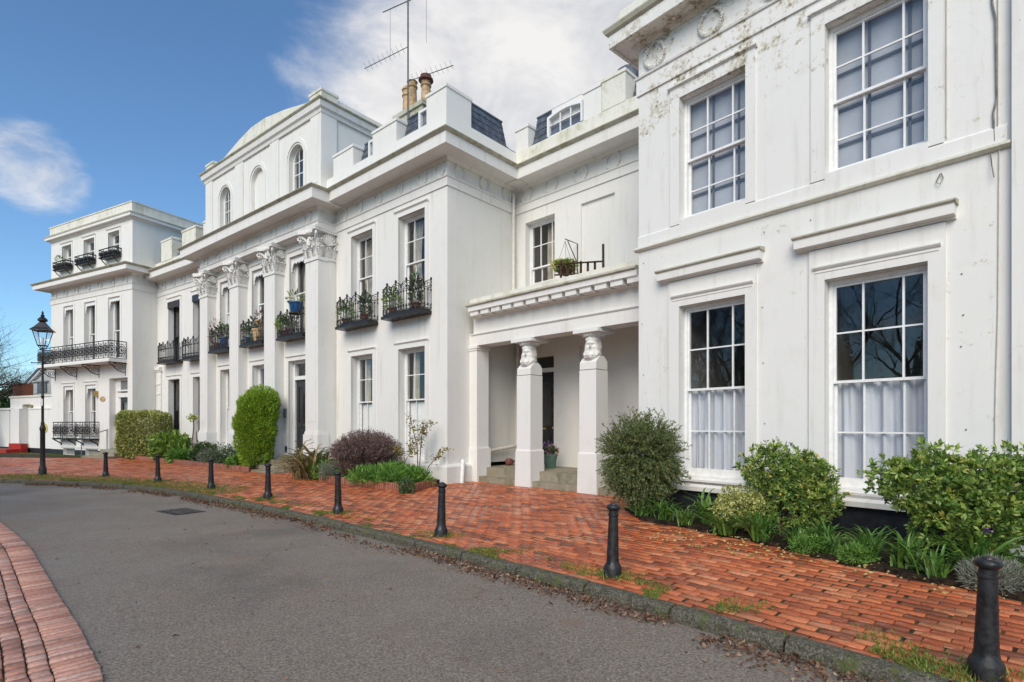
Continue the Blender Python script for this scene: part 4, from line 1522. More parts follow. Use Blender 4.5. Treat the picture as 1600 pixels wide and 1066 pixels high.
    MB().prism_x([(y0 + 0.4, 4.471), (y0 - 0.31, 4.471), (y0 - 0.35, 4.49), (y0 - 0.35, 4.52), (y0 - 0.30, 4.55), (y0 + 0.4, 4.58)], 0.31, 5.2).build('cornice_lip', MOSSY, cor)
    mut = MB().box(-0.14, 0.14, -0.21, 0.0, 0, 0.095).add([(-0.155, -0.225, 0.095), (0.155, -0.225, 0.095), (0.155, 0, 0.095), (-0.155, 0, 0.095), (-0.155, -0.225, 0.11), (0.155, -0.225, 0.11), (0.155, 0, 0.11), (-0.155, 0, 0.11)], [(3, 2, 1, 0), (0, 1, 5, 4), (1, 2, 6, 5), (2, 3, 7, 6), (3, 0, 4, 7)]).mesh('mutule', WHITE)
    for i in range(13):
        inst('mutule', mut, cor, (0.55 + i * 0.38, y0 - 0.055, 4.242))
    MB().box(0.12, 5.2, y0 - 0.03, y0 + 0.25, 4.56, 4.74).build('parapet', GRIME, h)
    MB().box(0.0, 6, y0 + 0.251, -0.001, 4.2, 4.5).build('porch_ceiling', PORCHW, h)
    # left pilaster against the neighbouring side wall
    m = MB().box(0.0, 0.37, y0, y0 + 0.41, 0.925, 3.42).box(0.0, 0.41, y0 - 0.03, y0 + 0.45, 0, 0.90).box(0.0, 0.39, y0 - 0.015, y0 + 0.43, 0.90, 0.925).box(0.0, 0.39, y0 - 0.02, y0 + 0.43, 3.42, 3.47).box(0.0, 0.41, y0 - 0.04, y0 + 0.45, 3.47, 3.539)
    m.build('pilaster', WHITE, h)
    # two herm columns
    hv, hf = head_mesh()
    hm = MB()
    hm.v, hm.f = [(x, y, z) for x, y, z in hv], hf
    headme = hm.mesh('herm_head', STATUE, 70)
    for cx in (1.985, 3.835):
        cy = y0 + 0.225
        s = MB()
        s.frustum(cx, cy, 0, 0, 0, 0.89, 0.255, 0.25, 0.242, 0.237)
        s.frustum(cx, cy, 0, 0, 0.89, 0.925, 0.242, 0.237, 0.222, 0.22)
        s.frustum(cx, cy, 0, 0, 0.925, 2.67, 0.219, 0.215, 0.217, 0.213)
        sh = s.build('herm_column', STATUE, h)
        b = MB()
        b.prism_x([(cy + y, z) for y, z in [(-0.205, 2.685), (0.205, 2.685), (0.205, 2.85), (0.14, 2.92), (0.07, 2.97), (-0.05, 2.97), (-0.13, 2.91), (-0.205, 2.83)]], cx - 0.213, cx + 0.213)
        b.lathe([(0.13, 2.9), (0.11, 2.98), (0.10, 3.08)], 16, (cx, cy + 0.01, 0))
        b.build('herm_shoulders', STATUE, sh, 40)
        inst('herm_head', headme, sh, (cx, cy - 0.03, 3.165), R(20), (1.02, 1.06, 1.04))
        c = MB().lathe([(0.13, 3.35), (0.17, 3.37), (0.19, 3.40), (0.255, 3.435), (0.27, 3.455)], 20, (cx, cy, 0))
        for i in range(16):
            a = 2 * math.pi * i / 16
            c.ball((cx + 0.215 * math.cos(a), cy + 0.215 * math.sin(a), 3.415), 0.032, 6, 1.2)
        c.build('basket_capital', STATUE, sh, 40)
        MB().box(cx - 0.33, cx + 0.33, cy - 0.30, cy + 0.30, 3.456, 3.5385).build('abacus', STATUE, sh)
    # stone steps between the columns
    st = MB().box(0.25, 5.1, y0 + 0.03, y0 + 0.40, 0, 0.195)
    st.build('step', STONE, h)
    MB().box(0.15, 5.1, y0 + 0.30, 0.0, 0.02, 0.41).build('porch_floor', STONE, h)
    # soil pipe
    MB().tube([(0.16, -0.09, 4.3), (0.16, -0.09, 1.05), (0.16, -0.14, 0.92), (0.20, -1.4, 0.80)], 0.05, 8).build('soil_pipe', PIPE, h, 40)
    for zc_ in (3.38, 2.53):
        MB().tube([(0.16, -0.09, zc_ + 0.07), (0.16, -0.09, zc_)], 0.065, 8).build('pipe_collar', PIPE, h, 40)
    return h


HP = house_portico()


# ------------------------------------------------------------------ centre house with giant pilasters
def capital_mesh(w=0.70, dep=0.36, hgt=0.93, fan=1.0):
    """carved leafy capital; origin at centre of the front face at its foot, body spreads to +y"""
    m = MB()
    m.box(-w / 2 - 0.03, w / 2 + 0.03, -0.03, dep + 0.2, 0.0, 0.05)
    m.add([(-w / 2 + 0.12, 0.12, 0.05), (w / 2 - 0.12, 0.12, 0.05), (w / 2 - 0.12, dep + 0.2, 0.05), (-w / 2 + 0.12, dep + 0.2, 0.05),
           (-w / 2 + 0.12, 0.12, 0.80), (w / 2 - 0.12, 0.12, 0.80), (w / 2 - 0.12, dep + 0.2, 0.80), (-w / 2 + 0.12, dep + 0.2, 0.80)],
          [(3, 2, 1, 0), (4, 5, 6, 7), (0, 1, 5, 4), (1, 2, 6, 5), (2, 3, 7, 6), (3, 0, 4, 7)])

    def leaf(bx, by, dx, dy, z0, h, wd, curl):
        o_ = Vector((dx, dy, 0))
        sd = Vector((-dy, dx, 0))
        rows = []
        for t, out, ww in ((0, 0.0, 0.7), (0.25, 0.02, 1.0), (0.5, 0.035, 0.85), (0.75, 0.06, 0.95), (0.93, 0.11, 0.6), (1.0, 0.15, 0.35), (0.9, 0.17, 0.15)):
            c = Vector((bx, by, z0)) + o_ * out * curl + Vector((0, 0, h * t))
            rows.append((c - sd * wd * ww / 2, c + o_ * 0.03, c + sd * wd * ww / 2))
        vs_ = [p for r in rows for p in r]
        fs_ = []
        for i in range(len(rows) - 1):
            for k in range(2):
                a = i * 3 + k
                fs_.append((a, a + 1, a + 4, a + 3))
        m.add(vs_, fs_)
        for i in range(1, 5):
            for q in (0, 2):
                p = rows[i][q]
                m.ball(p + o_ * 0.012, wd * 0.13, 6, 0.9)
    for face in ('f', 'r', 'l'):
        if face == 'f':
            pts = lambda s: (s * w / 2, 0.0)
            dx, dy = 0, -1
        elif face == 'r':
            pts = lambda s: (w / 2, dep / 2 + s * dep / 2)
            dx, dy = 1, 0
        else:
            pts = lambda s: (-w / 2, dep / 2 + s * dep / 2)
            dx, dy = -1, 0
        for s in (-0.8, 0.0, 0.8):
            x, y = pts(s)
            leaf(x, y, dx, dy, 0.05, 0.30, 0.15, 0.9)
        for s in ((-1, -0.42, 0.42, 1) if face == 'f' else (-1, 1)):
            x, y = pts(s)
            leaf(x * (1 - 0.0), y, dx, dy, 0.26, 0.30, 0.13, 1.1)
        # palmette fan
        cx, cy = pts(0)
        sd = Vector((-dy, dx, 0))
        ctr = Vector((cx + dx * 0.05, cy + dy * 0.05, 0.50 if fan == 1 else 0.42))
        fs = fan if face == 'r' else 1.0
        for k in range(9):
            a = R(20 + 17.5 * k)
            e = ctr + sd * (0.17 * fs * math.cos(a)) + Vector((0, 0, 0.24 * min(fs, 1.3) * math.sin(a))) + Vector((dx, dy, 0)) * 0.03
            m.tube([ctr, (ctr + e) / 2 + Vector((dx, dy, 0)) * 0.02, e], [0.014, 0.024 * fs ** 0.5, 0.020], 5)
            m.ball(e, 0.028, 6)
        for sg in (-1, 1):
            pr = []
            for k in range(11):
                a = k * 0.75
                r = 0.085 * (1 - k / 13)
                c = ctr + sd * sg * 0.17 * fs + Vector((0, 0, -0.05 * fs)) + Vector((dx, dy, 0)) * 0.02
                pr.append(c + sd * sg * r * math.cos(a) + Vector((0, 0, r * math.sin(a))))
            m.tube(pr, 0.018, 5)
    # corner volutes and abacus
    for sx in (-1, 1):
        c0 = Vector((sx * (w / 2 + 0.10), -0.12, 0.70))
        ax = Vector((sx, -1, 0)).normalized()
        pr = []
        for k in range(15):
            a = R(120) + k * 0.62
            r = 0.105 * (1 - k / 17)
            pr.append(c0 + ax * r * math.cos(a) + Vector((0, 0, r * math.sin(a))))
        m.tube(pr, 0.030, 6)
        m.tube([(sx * w * 0.28, -0.02, 0.50), (sx * w * 0.4, -0.05, 0.66), tuple(c0 + ax * 0.02 + Vector((0, 0, 0.11)))], [0.02, 0.032, 0.03], 6)
    poly = [(-w / 2 - 0.16, -0.20), (-w / 2 - 0.06, -0.22)] + [(-w * 0.36 + w * 0.72 * i / 6, -0.13 + 0.07 * math.sin(math.pi * i / 6)) for i in range(7)] + [(w / 2 + 0.06, -0.22), (w / 2 + 0.16, -0.20), (w / 2 + 0.17, -0.10), (w / 2 + 0.09, dep / 2), (w / 2 + 0.12, dep + 0.18), (-w / 2 - 0.12, dep + 0.18), (-w / 2 - 0.09, dep / 2), (-w / 2 - 0.17, -0.10)]
    m.prism_z(poly, 0.80, 0.86)
    m.prism_z([(x * 1.03, y * 1.03 if y < 0 else y) for x, y in poly], 0.861, hgt)
    m.ball((0, -0.12, 0.80), 0.075, 8)
    return m.mesh('capital', STATUE, 55)


def arch_ring(m, uc, r, w, zs, y0, y1, n=20, foot=None):
    out = [(uc + (r + w) * math.cos(math.pi * i / n), zs + (r + w) * math.sin(math.pi * i / n)) for i in range(n + 1)]
    inn = [(uc + r * math.cos(math.pi * i / n), zs + r * math.sin(math.pi * i / n)) for i in range(n + 1)]
    for i in range(n):
        m.prism_y([inn[i], out[i], out[i + 1], inn[i + 1]], y0, y1)
    if foot is not None:
        m.box(uc - r - w, uc - r, y0, y1, foot, zs).box(uc + r, uc + r + w, y0, y1, foot, zs)
    return m


def scallop(m, x0, x1, z, y, drop=0.09, n=6, side=0.35):
    """fretwork pelmet: pointed valance with side lappets"""
    poly = [(x0, z)]
    w = (x1 - x0) / n
    for i in range(n):
        poly += [(x0 + w * (i + 0.08), z - drop * 0.55), (x0 + w * (i + 0.5), z - drop * 1.1), (x0 + w * (i + 0.92), z - drop * 0.55)]
    poly += [(x1, z), (x1, z + 0.22), (x0, z + 0.22)]
    for i in range(n):
        m.prism_y([(x0 + w * i, z + 0.2), (x0 + w * i, z - drop * 0.5), (x0 + w * (i + 0.5), z - drop * 1.15), (x0 + w * (i + 1), z - drop * 0.5), (x0 + w * (i + 1), z + 0.2)], y, y + 0.02)
    for sx, sg in ((x0, 1), (x1, -1)):
        p = [(sx, z + 0.1), (sx, z - side), (sx + sg * 0.035, z - side + 0.03), (sx + sg * 0.025, z - side + 0.12), (sx + sg * 0.07, z - side * 0.45), (sx + sg * 0.07, z + 0.1)]
        m.prism_y(p if sg > 0 else p[::-1], y - 0.004, y + 0.016)
    return m


def house_centre():
    h = thing('terrace_house', 'tall central white house with four carved pilasters and an arched attic', 'house', (*FC.o, 0), FC.a)
    ed = [0.0, -2.55, -5.10, -7.65]
    pw = 0.70
    wy = 0.33
    bays = [(-1.625), (-4.175), (-6.725)]
    fz = (4.45, 7.05)
    holes = []
    for i, c in enumerate(bays):
        holes.append((c - 0.55, c + 0.55, *fz))
        holes.append((c - 0.62, c + 0.62, 0.52, 3.62) if i == 0 else (c - 0.52, c + 0.52, 0.75, 3.64))
    MB().wall(-8.35, 0, wy, wy + 0.3, 0.35, 7.5, holes).build('wall', WHITE, h)
    MB().box(-8.36, 0.0, wy - 0.02, wy + 0.3, 0, 0.349).build('plinth', PLINTHB, h)
    shell(h, -8.35, -0.0, 9, 8.4, WHITE, wy + 0.301)
    cap = capital_mesh()
    cap_end = capital_mesh(0.70, 0.60, 0.93, 1.5)
    for e in ed:
        c = e - pw / 2
        m = MB().box(e - pw, e, 0, wy - 0.001, 1.30, 6.56)
        m.box(e - pw - 0.02, e + 0.02, -0.02, wy - 0.001, 1.22, 1.30)
        m.box(e - pw - 0.05, e + 0.05, -0.05, wy - 0.001, 0.20, 1.22)
        m.box(e - pw - 0.03, e + 0.03, -0.03, wy - 0.001, 6.52, 6.565)
        m.build('pilaster', WHITE, h)
        MB().box(e - pw + 0.13, e - 0.13, -0.012, 0.0, 1.6, 6.25).build('pilaster_panel', TRIM, h)
        inst('capital', cap_end if e == 0.0 else cap, h, (c, 0, 6.566))
    # the end pilaster is deeper: it meets the neighbour's wall
    MB().box(-0.7, -0.003, wy, 0.75, 0, 6.56).build('end_return', WHITE, h)
    MB().box(-0.7, -0.06, wy, 0.75, 6.561, 7.5).build('end_return', WHITE, h)
    for i, c in enumerate(bays):
        s = MB()
        surround(s, c - 0.55, c + 0.55, fz[0], fz[1], 0.13, 0.03, True, wy)
        if i == 0:
            surround(s, c - 0.62, c + 0.62, 0.52, 3.62, 0.11, 0.03, True, wy)
        else:
            surround(s, c - 0.52, c + 0.52, 0.75, 3.64, 0.13, 0.03, True, wy)
        s.build('window_surround', TRIM, h)
        sash(h, c - 0.55, c + 0.55, *fz, wy + 0.2, (), 5.85, (), (), None, None, True, 0.08)
        v = scallop(MB(), c - 0.55, c + 0.55, 6.92, wy + 0.06)
        v.build('fretwork_pelmet', FRAME, h)
        balcony(h, c, wy, 4.28, BALC2)
        drape(h, c - 0.5, c - 0.15, 4.5, 7.0, wy + 0.47, DRAPE, 40 + i, 0.025, ['cream curtain behind the balcony with the blue pot', 'cream curtain behind the balcony with the orange pots', 'cream curtain behind the balcony with the dried flower head'][i], 'curtain', 'curtain', 0.2, FC, 4)
        if i > 0:
            sash(h, c - 0.52, c + 0.52, 0.75, 3.64, wy + 0.2, (), 2.15, (), (), None, None, True, 0.1)
            drape(h, c - 0.47, c + 0.47, 0.8, 3.6, wy + 0.47, DRAPE if i > 1 else NET, 44 + i, 0.02, [None, 'white curtain filling the ground-floor window behind the conifer', 'beige curtain filling the ground-floor window left of the conifer'][i], 'curtain', 'curtain', None, FC, 6)
    # front door
    c = bays[0]
    m = MB().box(c - 0.62, c - 0.54, wy + 0.16, wy + 0.3, 0.55, 3.62).box(c + 0.54, c + 0.62, wy + 0.16, wy + 0.3, 0.55, 3.62).box(c - 0.54, c + 0.54, wy + 0.16, wy + 0.3, 3.54, 3.62).box(c - 0.54, c + 0.54, wy + 0.14, wy + 0.3, 3.0, 3.12)
    fr = m.build('door_frame', FRAME, h)
    pane(fr, c - 0.54, c + 0.54, 3.12, 3.54, wy + 0.24)
    door(h, c - 0.54, c + 0.54, 0.56, 3.0, wy + 0.22, GREYDOOR, (0.42, 0.90))
    roombox(h, c - 0.62, c + 0.62, 0.55, 3.62, wy + 0.14)
    MB().box(c - 0.86, c - 0.70, wy - 0.06, wy, 1.75, 2.05).build('entry_phone', GREYBOX, h)
    MB().box(c - 0.80, c - 0.68, wy - 0.05, wy, 0.62, 0.80).build('boot_scraper', IRON, h)
    for i in range(4):
        MB().box(c - 0.62 - 0.16 * i, c + 0.62 + 0.08 * i, wy - 0.03 - 0.31 * (i + 1), wy + (0.3 if i == 0 else -0.03 - 0.31 * i), 0, 0.52 - 0.14 * i).build('step', STONE, h)
    # entablature
    path = [(-8.35, 0.7), (-8.35, 0.0), (0.0, 0.0), (0.0, 0.66)]
    entab(h, path, (7.5, 7.70, 8.07, 8.40, 8.47), 0.52)
    MB().box(-8.34, -0.01, 0.05, wy + 0.28, 7.49, 7.6).build('soffit', WHITE, h)
    for k in range(8):
        inst('wreath', WREATH, h, (-0.55 - k * 1.03, 0, 7.885), 0, (1.05, 1, 0.95))
    inst('wreath', WREATH, h, (0.0, 0.3, 7.885), R(90), (1.0, 1, 0.95))
    # ---- attic storey
    ay = 0.10
    ux0, ux1 = -7.95, 0.03
    ac = [-1.42, -3.92, -6.38]
    hol = [(c - 0.44, c + 0.44, 8.7, 10.47) for c in ac]
    m = MB().wall(ux0, ux1, ay, ay + 0.3, 8.42, 11.1, hol)
    for c in ac:
        m.spandrel(c, 0.44, 10.03, 10.471, ay, ay + 0.3)
    m.build('attic_wall', WHITE, h)
    MB().box(ux1 - 0.3, ux1 - 0.002, ay + 0.301, 6, 8.42, 11.1).box(ux0 + 0.002, ux0 + 0.3, ay + 0.301, 6, 8.42, 11.1).box(ux0 + 0.3, ux1 - 0.3, 5.7, 6, 8.42, 11.1).box(ux0 + 0.3, ux1 - 0.3, ay + 0.301, 5.7, 10.95, 11.08).build('attic_shell', WHITE, h)
    MB().box(ac[1] - 0.5, ac[1] + 0.5, ay + 0.14, ay + 0.29, 8.6, 10.6).build('blind_arch_back', WHITE, h)
    for i, c in enumerate(ac):
        arch_ring(MB(), c, 0.50, 0.12, 10.03, ay - 0.03, ay + 0.02, 22, 8.6).build('arch_moulding', TRIM, h)
        if i == 1:
            continue
        m = MB()
        y = ay + 0.17
        arch_ring(m, c, 0.385, 0.055, 10.03, y, y + 0.08, 18, 8.72)
        m.box(c - 0.44, c + 0.44, y - 0.03, y + 0.08, 8.70, 8.76).box(c - 0.385, c + 0.385, y - 0.01, y + 0.05, 9.10, 9.15)
        for q in (c - 0.12, c + 0.13):
            m.box(q - 0.012, q + 0.012, y + 0.01, y + 0.04, 8.76, 10.38)
        m.box(c - 0.385, c + 0.385, y + 0.012, y + 0.038, 9.62, 9.645).box(c - 0.385, c + 0.385, y + 0.012, y + 0.038, 10.02, 10.04)
        w = m.build('window', FRAME, h)
        xs = [c - 0.385, c - 0.12, c + 0.13, c + 0.385]
        for a in range(3):
            for z0, z1 in ((8.76, 9.10), (9.15, 9.62), (9.645, 10.02), (10.04, 10.38 if a == 1 else 10.28)):
                pane(w, xs[a] + 0.012, xs[a + 1] - 0.012, z0, z1, y + 0.025)
        roombox(h, c - 0.4, c + 0.4, 8.75, 10.45, ay + 0.14)
    for a, b in ((-0.52, 0.03), (-2.98, -2.42), (-5.48, -4.88), (-7.95, -7.36)):
        MB().box(a, b, ay - 0.045, ay - 0.001, 8.47, 10.98).build('attic_pilaster', WHITE, h)
        MB().box(a + 0.12, b - 0.12, ay - 0.058, ay - 0.045, 8.9, 10.85).build('pilaster_panel', TRIM, h)
    MB().box(0.031, 0.072, ay - 0.045, ay + 0.5, 8.47, 10.98).build('attic_pilaster', WHITE, h)
    pth = [(ux0, 6), (ux0, ay), (ux1, ay), (ux1, 6)]
    MB().sweep(pth, [(-0.28, 10.98), (0.06, 10.98), (0.08, 11.08), (0.14, 11.12), (0.17, 11.28), (-0.28, 11.28)]).build('attic_cornice', WHITE, h)
    MB().sweep(pth, [(-0.28, 11.281), (0.18, 11.281), (0.22, 11.32), (0.22, 11.35), (-0.28, 11.40)]).build('cornice_lip', MOSSY, h)
    for a, b in ((-0.60, 0.05), (-7.97, -7.36)):
        pier(h, a, b, ay - 0.02, ay + 0.55, 11.37, 11.76, GRIME, 'corner_block')
    MB().prism_y([(-7.36, 11.36), (-0.60, 11.36), (-0.60, 11.58), (-2.2, 11.90), (-3.5, 12.08), (-4.45, 12.08), (-5.4, 11.92), (-7.36, 11.46)], ay + 0.05, ay + 0.45).build('pediment_parapet', GRIME, h)
    MB().box(-0.25, 0.02, ay + 0.56, 6, 11.37, 11.62).build('side_parapet', WHITE, h)
    return h


HC = house_centre()


# ------------------------------------------------------------------ left wing house (black sashes)
def house_left():
    h = thing('terrace_house', 'narrow white house with black window frames between the centre and the left end house', 'house', (*FL.o, 0), FL.a)
    wn_ = [(1.18, 2.28), (3.50, 4.60)]
    gz, fz = (0.35, 3.54), (4.40, 7.02)
    MB().wall(0, 5.6, 0, 0.3, 0.0, 7.47, [(*w, *gz) for w in wn_] + [(*w, *fz) for w in wn_]).build('wall', WHITE, h)
    shell(h, 0, 5.6, 9, 8.4, WHITE)
    for i, w in enumerate(wn_):
        for z in (gz, fz):
            surround(MB(), w[0], w[1], z[0], z[1], 0.13, 0.03).build('window_surround', TRIM, h)
        sash(h, w[0], w[1], *gz, 0.2, (), 2.13, (), (), BFRAME)
        sash(h, w[0], w[1], *fz, 0.2, (), 5.45, (), (), BFRAME)
        MB().box(w[0] - 0.01, w[1] + 0.01, -0.06, 0.08, 6.72, 7.0).build('awning_box', BFRAME, h)
        drape(h, w[0] + 0.02, w[1] - 0.02, 0.4, 3.5, 0.47, DRAPE, 60 + i, 0.02, ['cream curtain in the black ground-floor window above the bright leafy plant', 'cream curtain in the black ground-floor window beside the first pilaster'][i], 'curtain', 'curtain', None, FL, 6)
        drape(h, w[0] + 0.02, w[1] - 0.02, 4.45, 6.9, 0.47, NET, 64 + i, 0.02, ['white curtain in the black first-floor window nearest the left end house', 'white curtain in the black first-floor window beside the first pilaster'][i], 'curtain', 'curtain', None, FL, 6)
        balcony(h, (w[0] + w[1]) / 2, 0, 4.22)
    entab(h, [(0, 0), (5.5, 0)], (7.40, 7.63, 8.05, 8.33, 8.42), 0.55)
    for k in range(5):
        inst('wreath', WREATH, h, (0.7 + k * 0.95, 0, 7.85))
    MB().box(0, 5.5, -0.1, 0.2, 8.42, 8.9).build('blocking_course', GRIME, h)
    pier(h, 0.70, 1.75, -0.12, 0.4, 8.88, 9.85, GRIME)
    pier(h, 2.72, 3.95, -0.12, 0.4, 8.88, 9.9, GRIME)
    pier(h, 4.6, 5.4, -0.12, 0.4, 8.88, 9.9, GRIME)
    slates(h, (1.78, 0.1), (2.7, 0.1), 9.0, 9.6, 0.25)
    slates(h, (3.97, 0.1), (4.6, 0.1), 9.0, 10.0, 0.25)
    MB().box(0.3, 5.4, 0.5, 6, 8.6, 9.4).build('flat_roof', LEAD, h)
    # bracketed corner strip
    MB().box(0.02, 0.5, -0.06, 0.0, 0, 4.0).box(-0.02, 0.56, -0.1, 0.0, 3.95, 4.02).box(0.0, 0.54, -0.14, 0.0, 4.02, 4.16).box(0.05, 0.47, -0.09, -0.06, 2.9, 2.96).box(0.05, 0.47, -0.09, -0.06, 3.35, 3.4).build('corner_strip', WHITE, h)
    return h


HL = house_left()


# ------------------------------------------------------------------ left end house
def lattice(m, P, z0, z1):
    """flower lattice iron panel along polyline P between heights z0..z1"""
    P = resample(np.array(P, float), 0.01)
    n = len(P)

    def at(i, z):
        i = int(max(0, min(n - 1, i)))
        return (P[i][0], P[i][1], z)
    for z, r in ((z0, 0.012), (z1, 0.022), (z1 - 0.10, 0.008), (z0 + 0.10, 0.008)):
        m.tube([at(i, z) for i in np.linspace(0, n - 1, max(3, n // 30))], r, 4)
    k = max(1, int(round(n / 40)))
    for j in range(k + 1):
        m.tube([at(j * (n - 1) / k, z0), at(j * (n - 1) / k, z1)], 0.014, 4)
    st = (n - 1) / k
    zm = (z0 + z1) / 2
    for j in range(k):
        c = (j + 0.5) * st
        rz = (z1 - z0) / 2 - 0.12
        for rr, th in ((1.0, 0.013), (0.55, 0.011)):
            m.tube([at(c + st * 0.44 * rr * math.cos(a), zm + rz * rr * math.sin(a)) for a in np.linspace(0, 2 * math.pi, 13)[:-1]], th, 4, True)
        for a in range(8):
            t = a * math.pi / 4
            m.tube([at(c, zm), at(c + st * 0.47 * math.cos(t), zm + rz * math.sin(t))], 0.011, 4)
            m.ball(at(c + st * 0.30 * math.cos(t + 0.39), zm + rz * 0.66 * math.sin(t + 0.39)), 0.030, 6)
        m.ball(at(c, zm), 0.045, 6)
    return m


def house_G():
    h = thing('terrace_house', 'white left end house with a long first-floor iron balcony and flower boxes in the attic', 'house', (*FG.o, 0), FG.a)
    aw = [(-6.15, -5.25), (-4.10, -3.15), (-1.95, -1.02)]
    fw = [(-6.0, -5.08), (-4.05, -3.08), (-1.95, -0.98)]
    gw = [(-6.0, -5.08), (-3.95, -3.02)]
    fz, gz, az = (4.5, 7.37), (1.0, 3.42), (9.30, 10.36)
    dr = (-1.88, -0.38, 0.40, 3.65)
    hol = [(*w, *fz) for w in fw] + [(*w, *gz) for w in gw] + [dr] + [(-6.05, -4.95, 0.06, 0.36), (-3.95, -2.85, 0.06, 0.36)]
    MB().wall(-7.25, 0, 0, 0.3, 0, 7.57, hol).build('wall', WHITE, h)
    MB().box(-6.05, -4.95, 0.15, 0.3, 0.06, 0.36).box(-3.95, -2.85, 0.15, 0.3, 0.06, 0.36).build('basement_window', GREYBOX, h)
    MB().box(-7.26, -6.06, -0.015, 0.01, 0, 0.30).box(-4.94, -3.96, -0.015, 0.01, 0, 0.30).box(-2.84, -1.95, -0.015, 0.01, 0, 0.30).build('plinth', PLINTHB, h)
    MB().box(-6.3, -2.7, -0.03, 0.0, 0.40, 0.50).build('plinth_band', WHITE, h)
    MB().box(-0.3, -0.001, 0.301, 9, 0, 10.7).build('side_wall', CREAMW, h)
    MB().box(-7.25, -6.95, 0.301, 9, 0, 10.7).box(-6.95, -0.3, 8.7, 9, 0, 10.7).box(-6.95, -0.3, 0.301, 8.7, 10.5, 10.69).build('rear_shell', WHITE, h)
    MB().wall(-7.25, -0.0, 0, 0.3, 8.45, 10.75, [(*w, *az) for w in aw]).build('attic_wall', WHITE, h)
    for i, w in enumerate(fw):
        sash(h, w[0], w[1], *fz, 0.2, (), 5.85, (), ())
        scallop(MB(), w[0], w[1], 7.25, 0.05, 0.07, 5, 0.4).build('fretwork_pelmet', FRAME, h)
        MB().box(w[0] - 0.13, w[0], -0.02, 0.0, 4.5, 7.45).box(w[1], w[1] + 0.13, -0.02, 0.0, 4.5, 7.45).box(w[0], w[1], -0.02, 0.0, 7.37, 7.45).build('window_surround', TRIM, h)
        drape(h, w[0] + 0.05, w[1] - 0.05, 4.5, 7.3, 0.47, DRAPE, 70 + i, 0.02, ['beige curtain in the leftmost first-floor window above the long balcony', 'beige curtain in the middle first-floor window above the long balcony', 'beige curtain in the right first-floor window above the long balcony'][i], 'curtain', 'curtain', None, FG, 5)
        a = aw[i]
        sash(h, a[0], a[1], *az, 0.2, (), 9.85, (), (), None, None, True, 0.06)
        surround(MB(), a[0], a[1], az[0], az[1], 0.11, 0.02).build('window_surround', TRIM, h)
        # iron flower box on brackets
        c = (a[0] + a[1]) / 2
        m = MB()
        for z in (9.12, 9.5):
            m.tube([(c - 0.62, 0, z), (c - 0.62, -0.33, z), (c + 0.62, -0.33, z), (c + 0.62, 0, z)], 0.016, 4)
        lattice(m, [(c - 0.62, 0), (c - 0.62, -0.33), (c + 0.62, -0.33), (c + 0.62, 0)], 9.14, 9.48)
        m.box(c - 0.58, c + 0.58, -0.29, -0.05, 9.10, 9.32)
        for s in (-0.5, 0.5):
            m.tube([(c + s, -0.30, 9.1), (c + s, -0.2, 8.98), (c + s, -0.05, 8.86), (c + s, 0.0, 8.82)], 0.022, 4)
        m.build('flower_box', IRON, h)
    for i, w in enumerate(gw):
        sash(h, w[0], w[1], *gz, 0.2, (), 2.15, (), ())
        scallop(MB(), w[0], w[1], 3.30, 0.05, 0.07, 5, 0.5).build('fretwork_pelmet', FRAME, h)
        surround(MB(), w[0], w[1], gz[0], gz[1], 0.11, 0.02).build('window_surround', TRIM, h)
        drape(h, w[0] + 0.05, w[1] - 0.05, 1.0, 3.35, 0.47, DRAPE, 76 + i, 0.02, ['beige curtain in the ground-floor window nearest the lamp post', 'beige curtain in the ground-floor window beside the recessed door'][i], 'curtain', 'curtain', None, FG, 5)
        c = (w[0] + w[1]) / 2
        b = MB().box(c - 0.76, c + 0.76, -0.36, 0.0, 0.80, 0.86)
        for s in (-0.66, 0.66):
            b.tube([(c + s, -0.33, 0.8), (c + s, -0.2, 0.72), (c + s, -0.05, 0.62), (c + s, 0.0, 0.52)], 0.03, 5)
        bo = b.build('window_guard', IRON, h)
        lattice(MB(), [(c - 0.74, 0), (c - 0.74, -0.34), (c + 0.74, -0.34), (c + 0.74, 0)], 0.87, 1.64).build('railing', IRON, bo)
    # long balcony
    x0, x1, d = -6.95, -0.42, 0.74
    b = MB().box(x0, x1, -d, 0, 4.30, 4.40).box(x0 + 0.03, x1 - 0.03, -d + 0.03, 0, 4.401, 4.45).build('long_balcony', TRIM, h)
    lattice(MB(), [(x0 + 0.03, 0), (x0 + 0.03, -d + 0.04), (x1 - 0.03, -d + 0.04), (x1 - 0.03, 0)], 4.46, 5.22).build('railing', IRON, b)
    for x in (x0 + 0.15, -4.75, -2.75, x1 - 0.12):
        m = MB()
        m.tube([(x, 0, 4.28), (x, -d + 0.05, 4.28)], 0.02, 4).tube([(x, 0, 4.28), (x, 0.0, 3.72)], 0.022, 4)
        m.tube([(x, -d + 0.05, 4.26), (x, -d * 0.7, 4.12), (x, -d * 0.4, 3.92), (x, -d * 0.12, 3.86), (x, 0, 3.9)], 0.02, 4)
        for cy, cz, r in ((-0.18, 4.08, 0.13), (-0.44, 4.17, 0.08), (-0.18, 4.08, 0.06)):
            m.tube([(x, cy + r * math.cos(a), cz + r * math.sin(a)) for a in np.linspace(0, 2 * math.pi, 11)[:-1]], 0.014, 4, True)
        m.build('bracket', IRON, b)
    # recessed door
    m = MB().box(dr[0], dr[0] + 0.42, 0.26, 0.36, 0.4, 3.64).box(dr[1] - 0.12, dr[1], 0.26, 0.36, 0.4, 3.64)
    m.box(dr[0] + 0.42, dr[1] - 0.12, 0.26, 0.36, 3.55, 3.64).box(dr[0] + 0.3, dr[1] - 0.1, 0.20, 0.36, 2.78, 2.98).box(dr[0] + 0.2, dr[1] - 0.1, 0.17, 0.36, 3.05, 3.12)
    m.build('door_frame', WHITE, h)
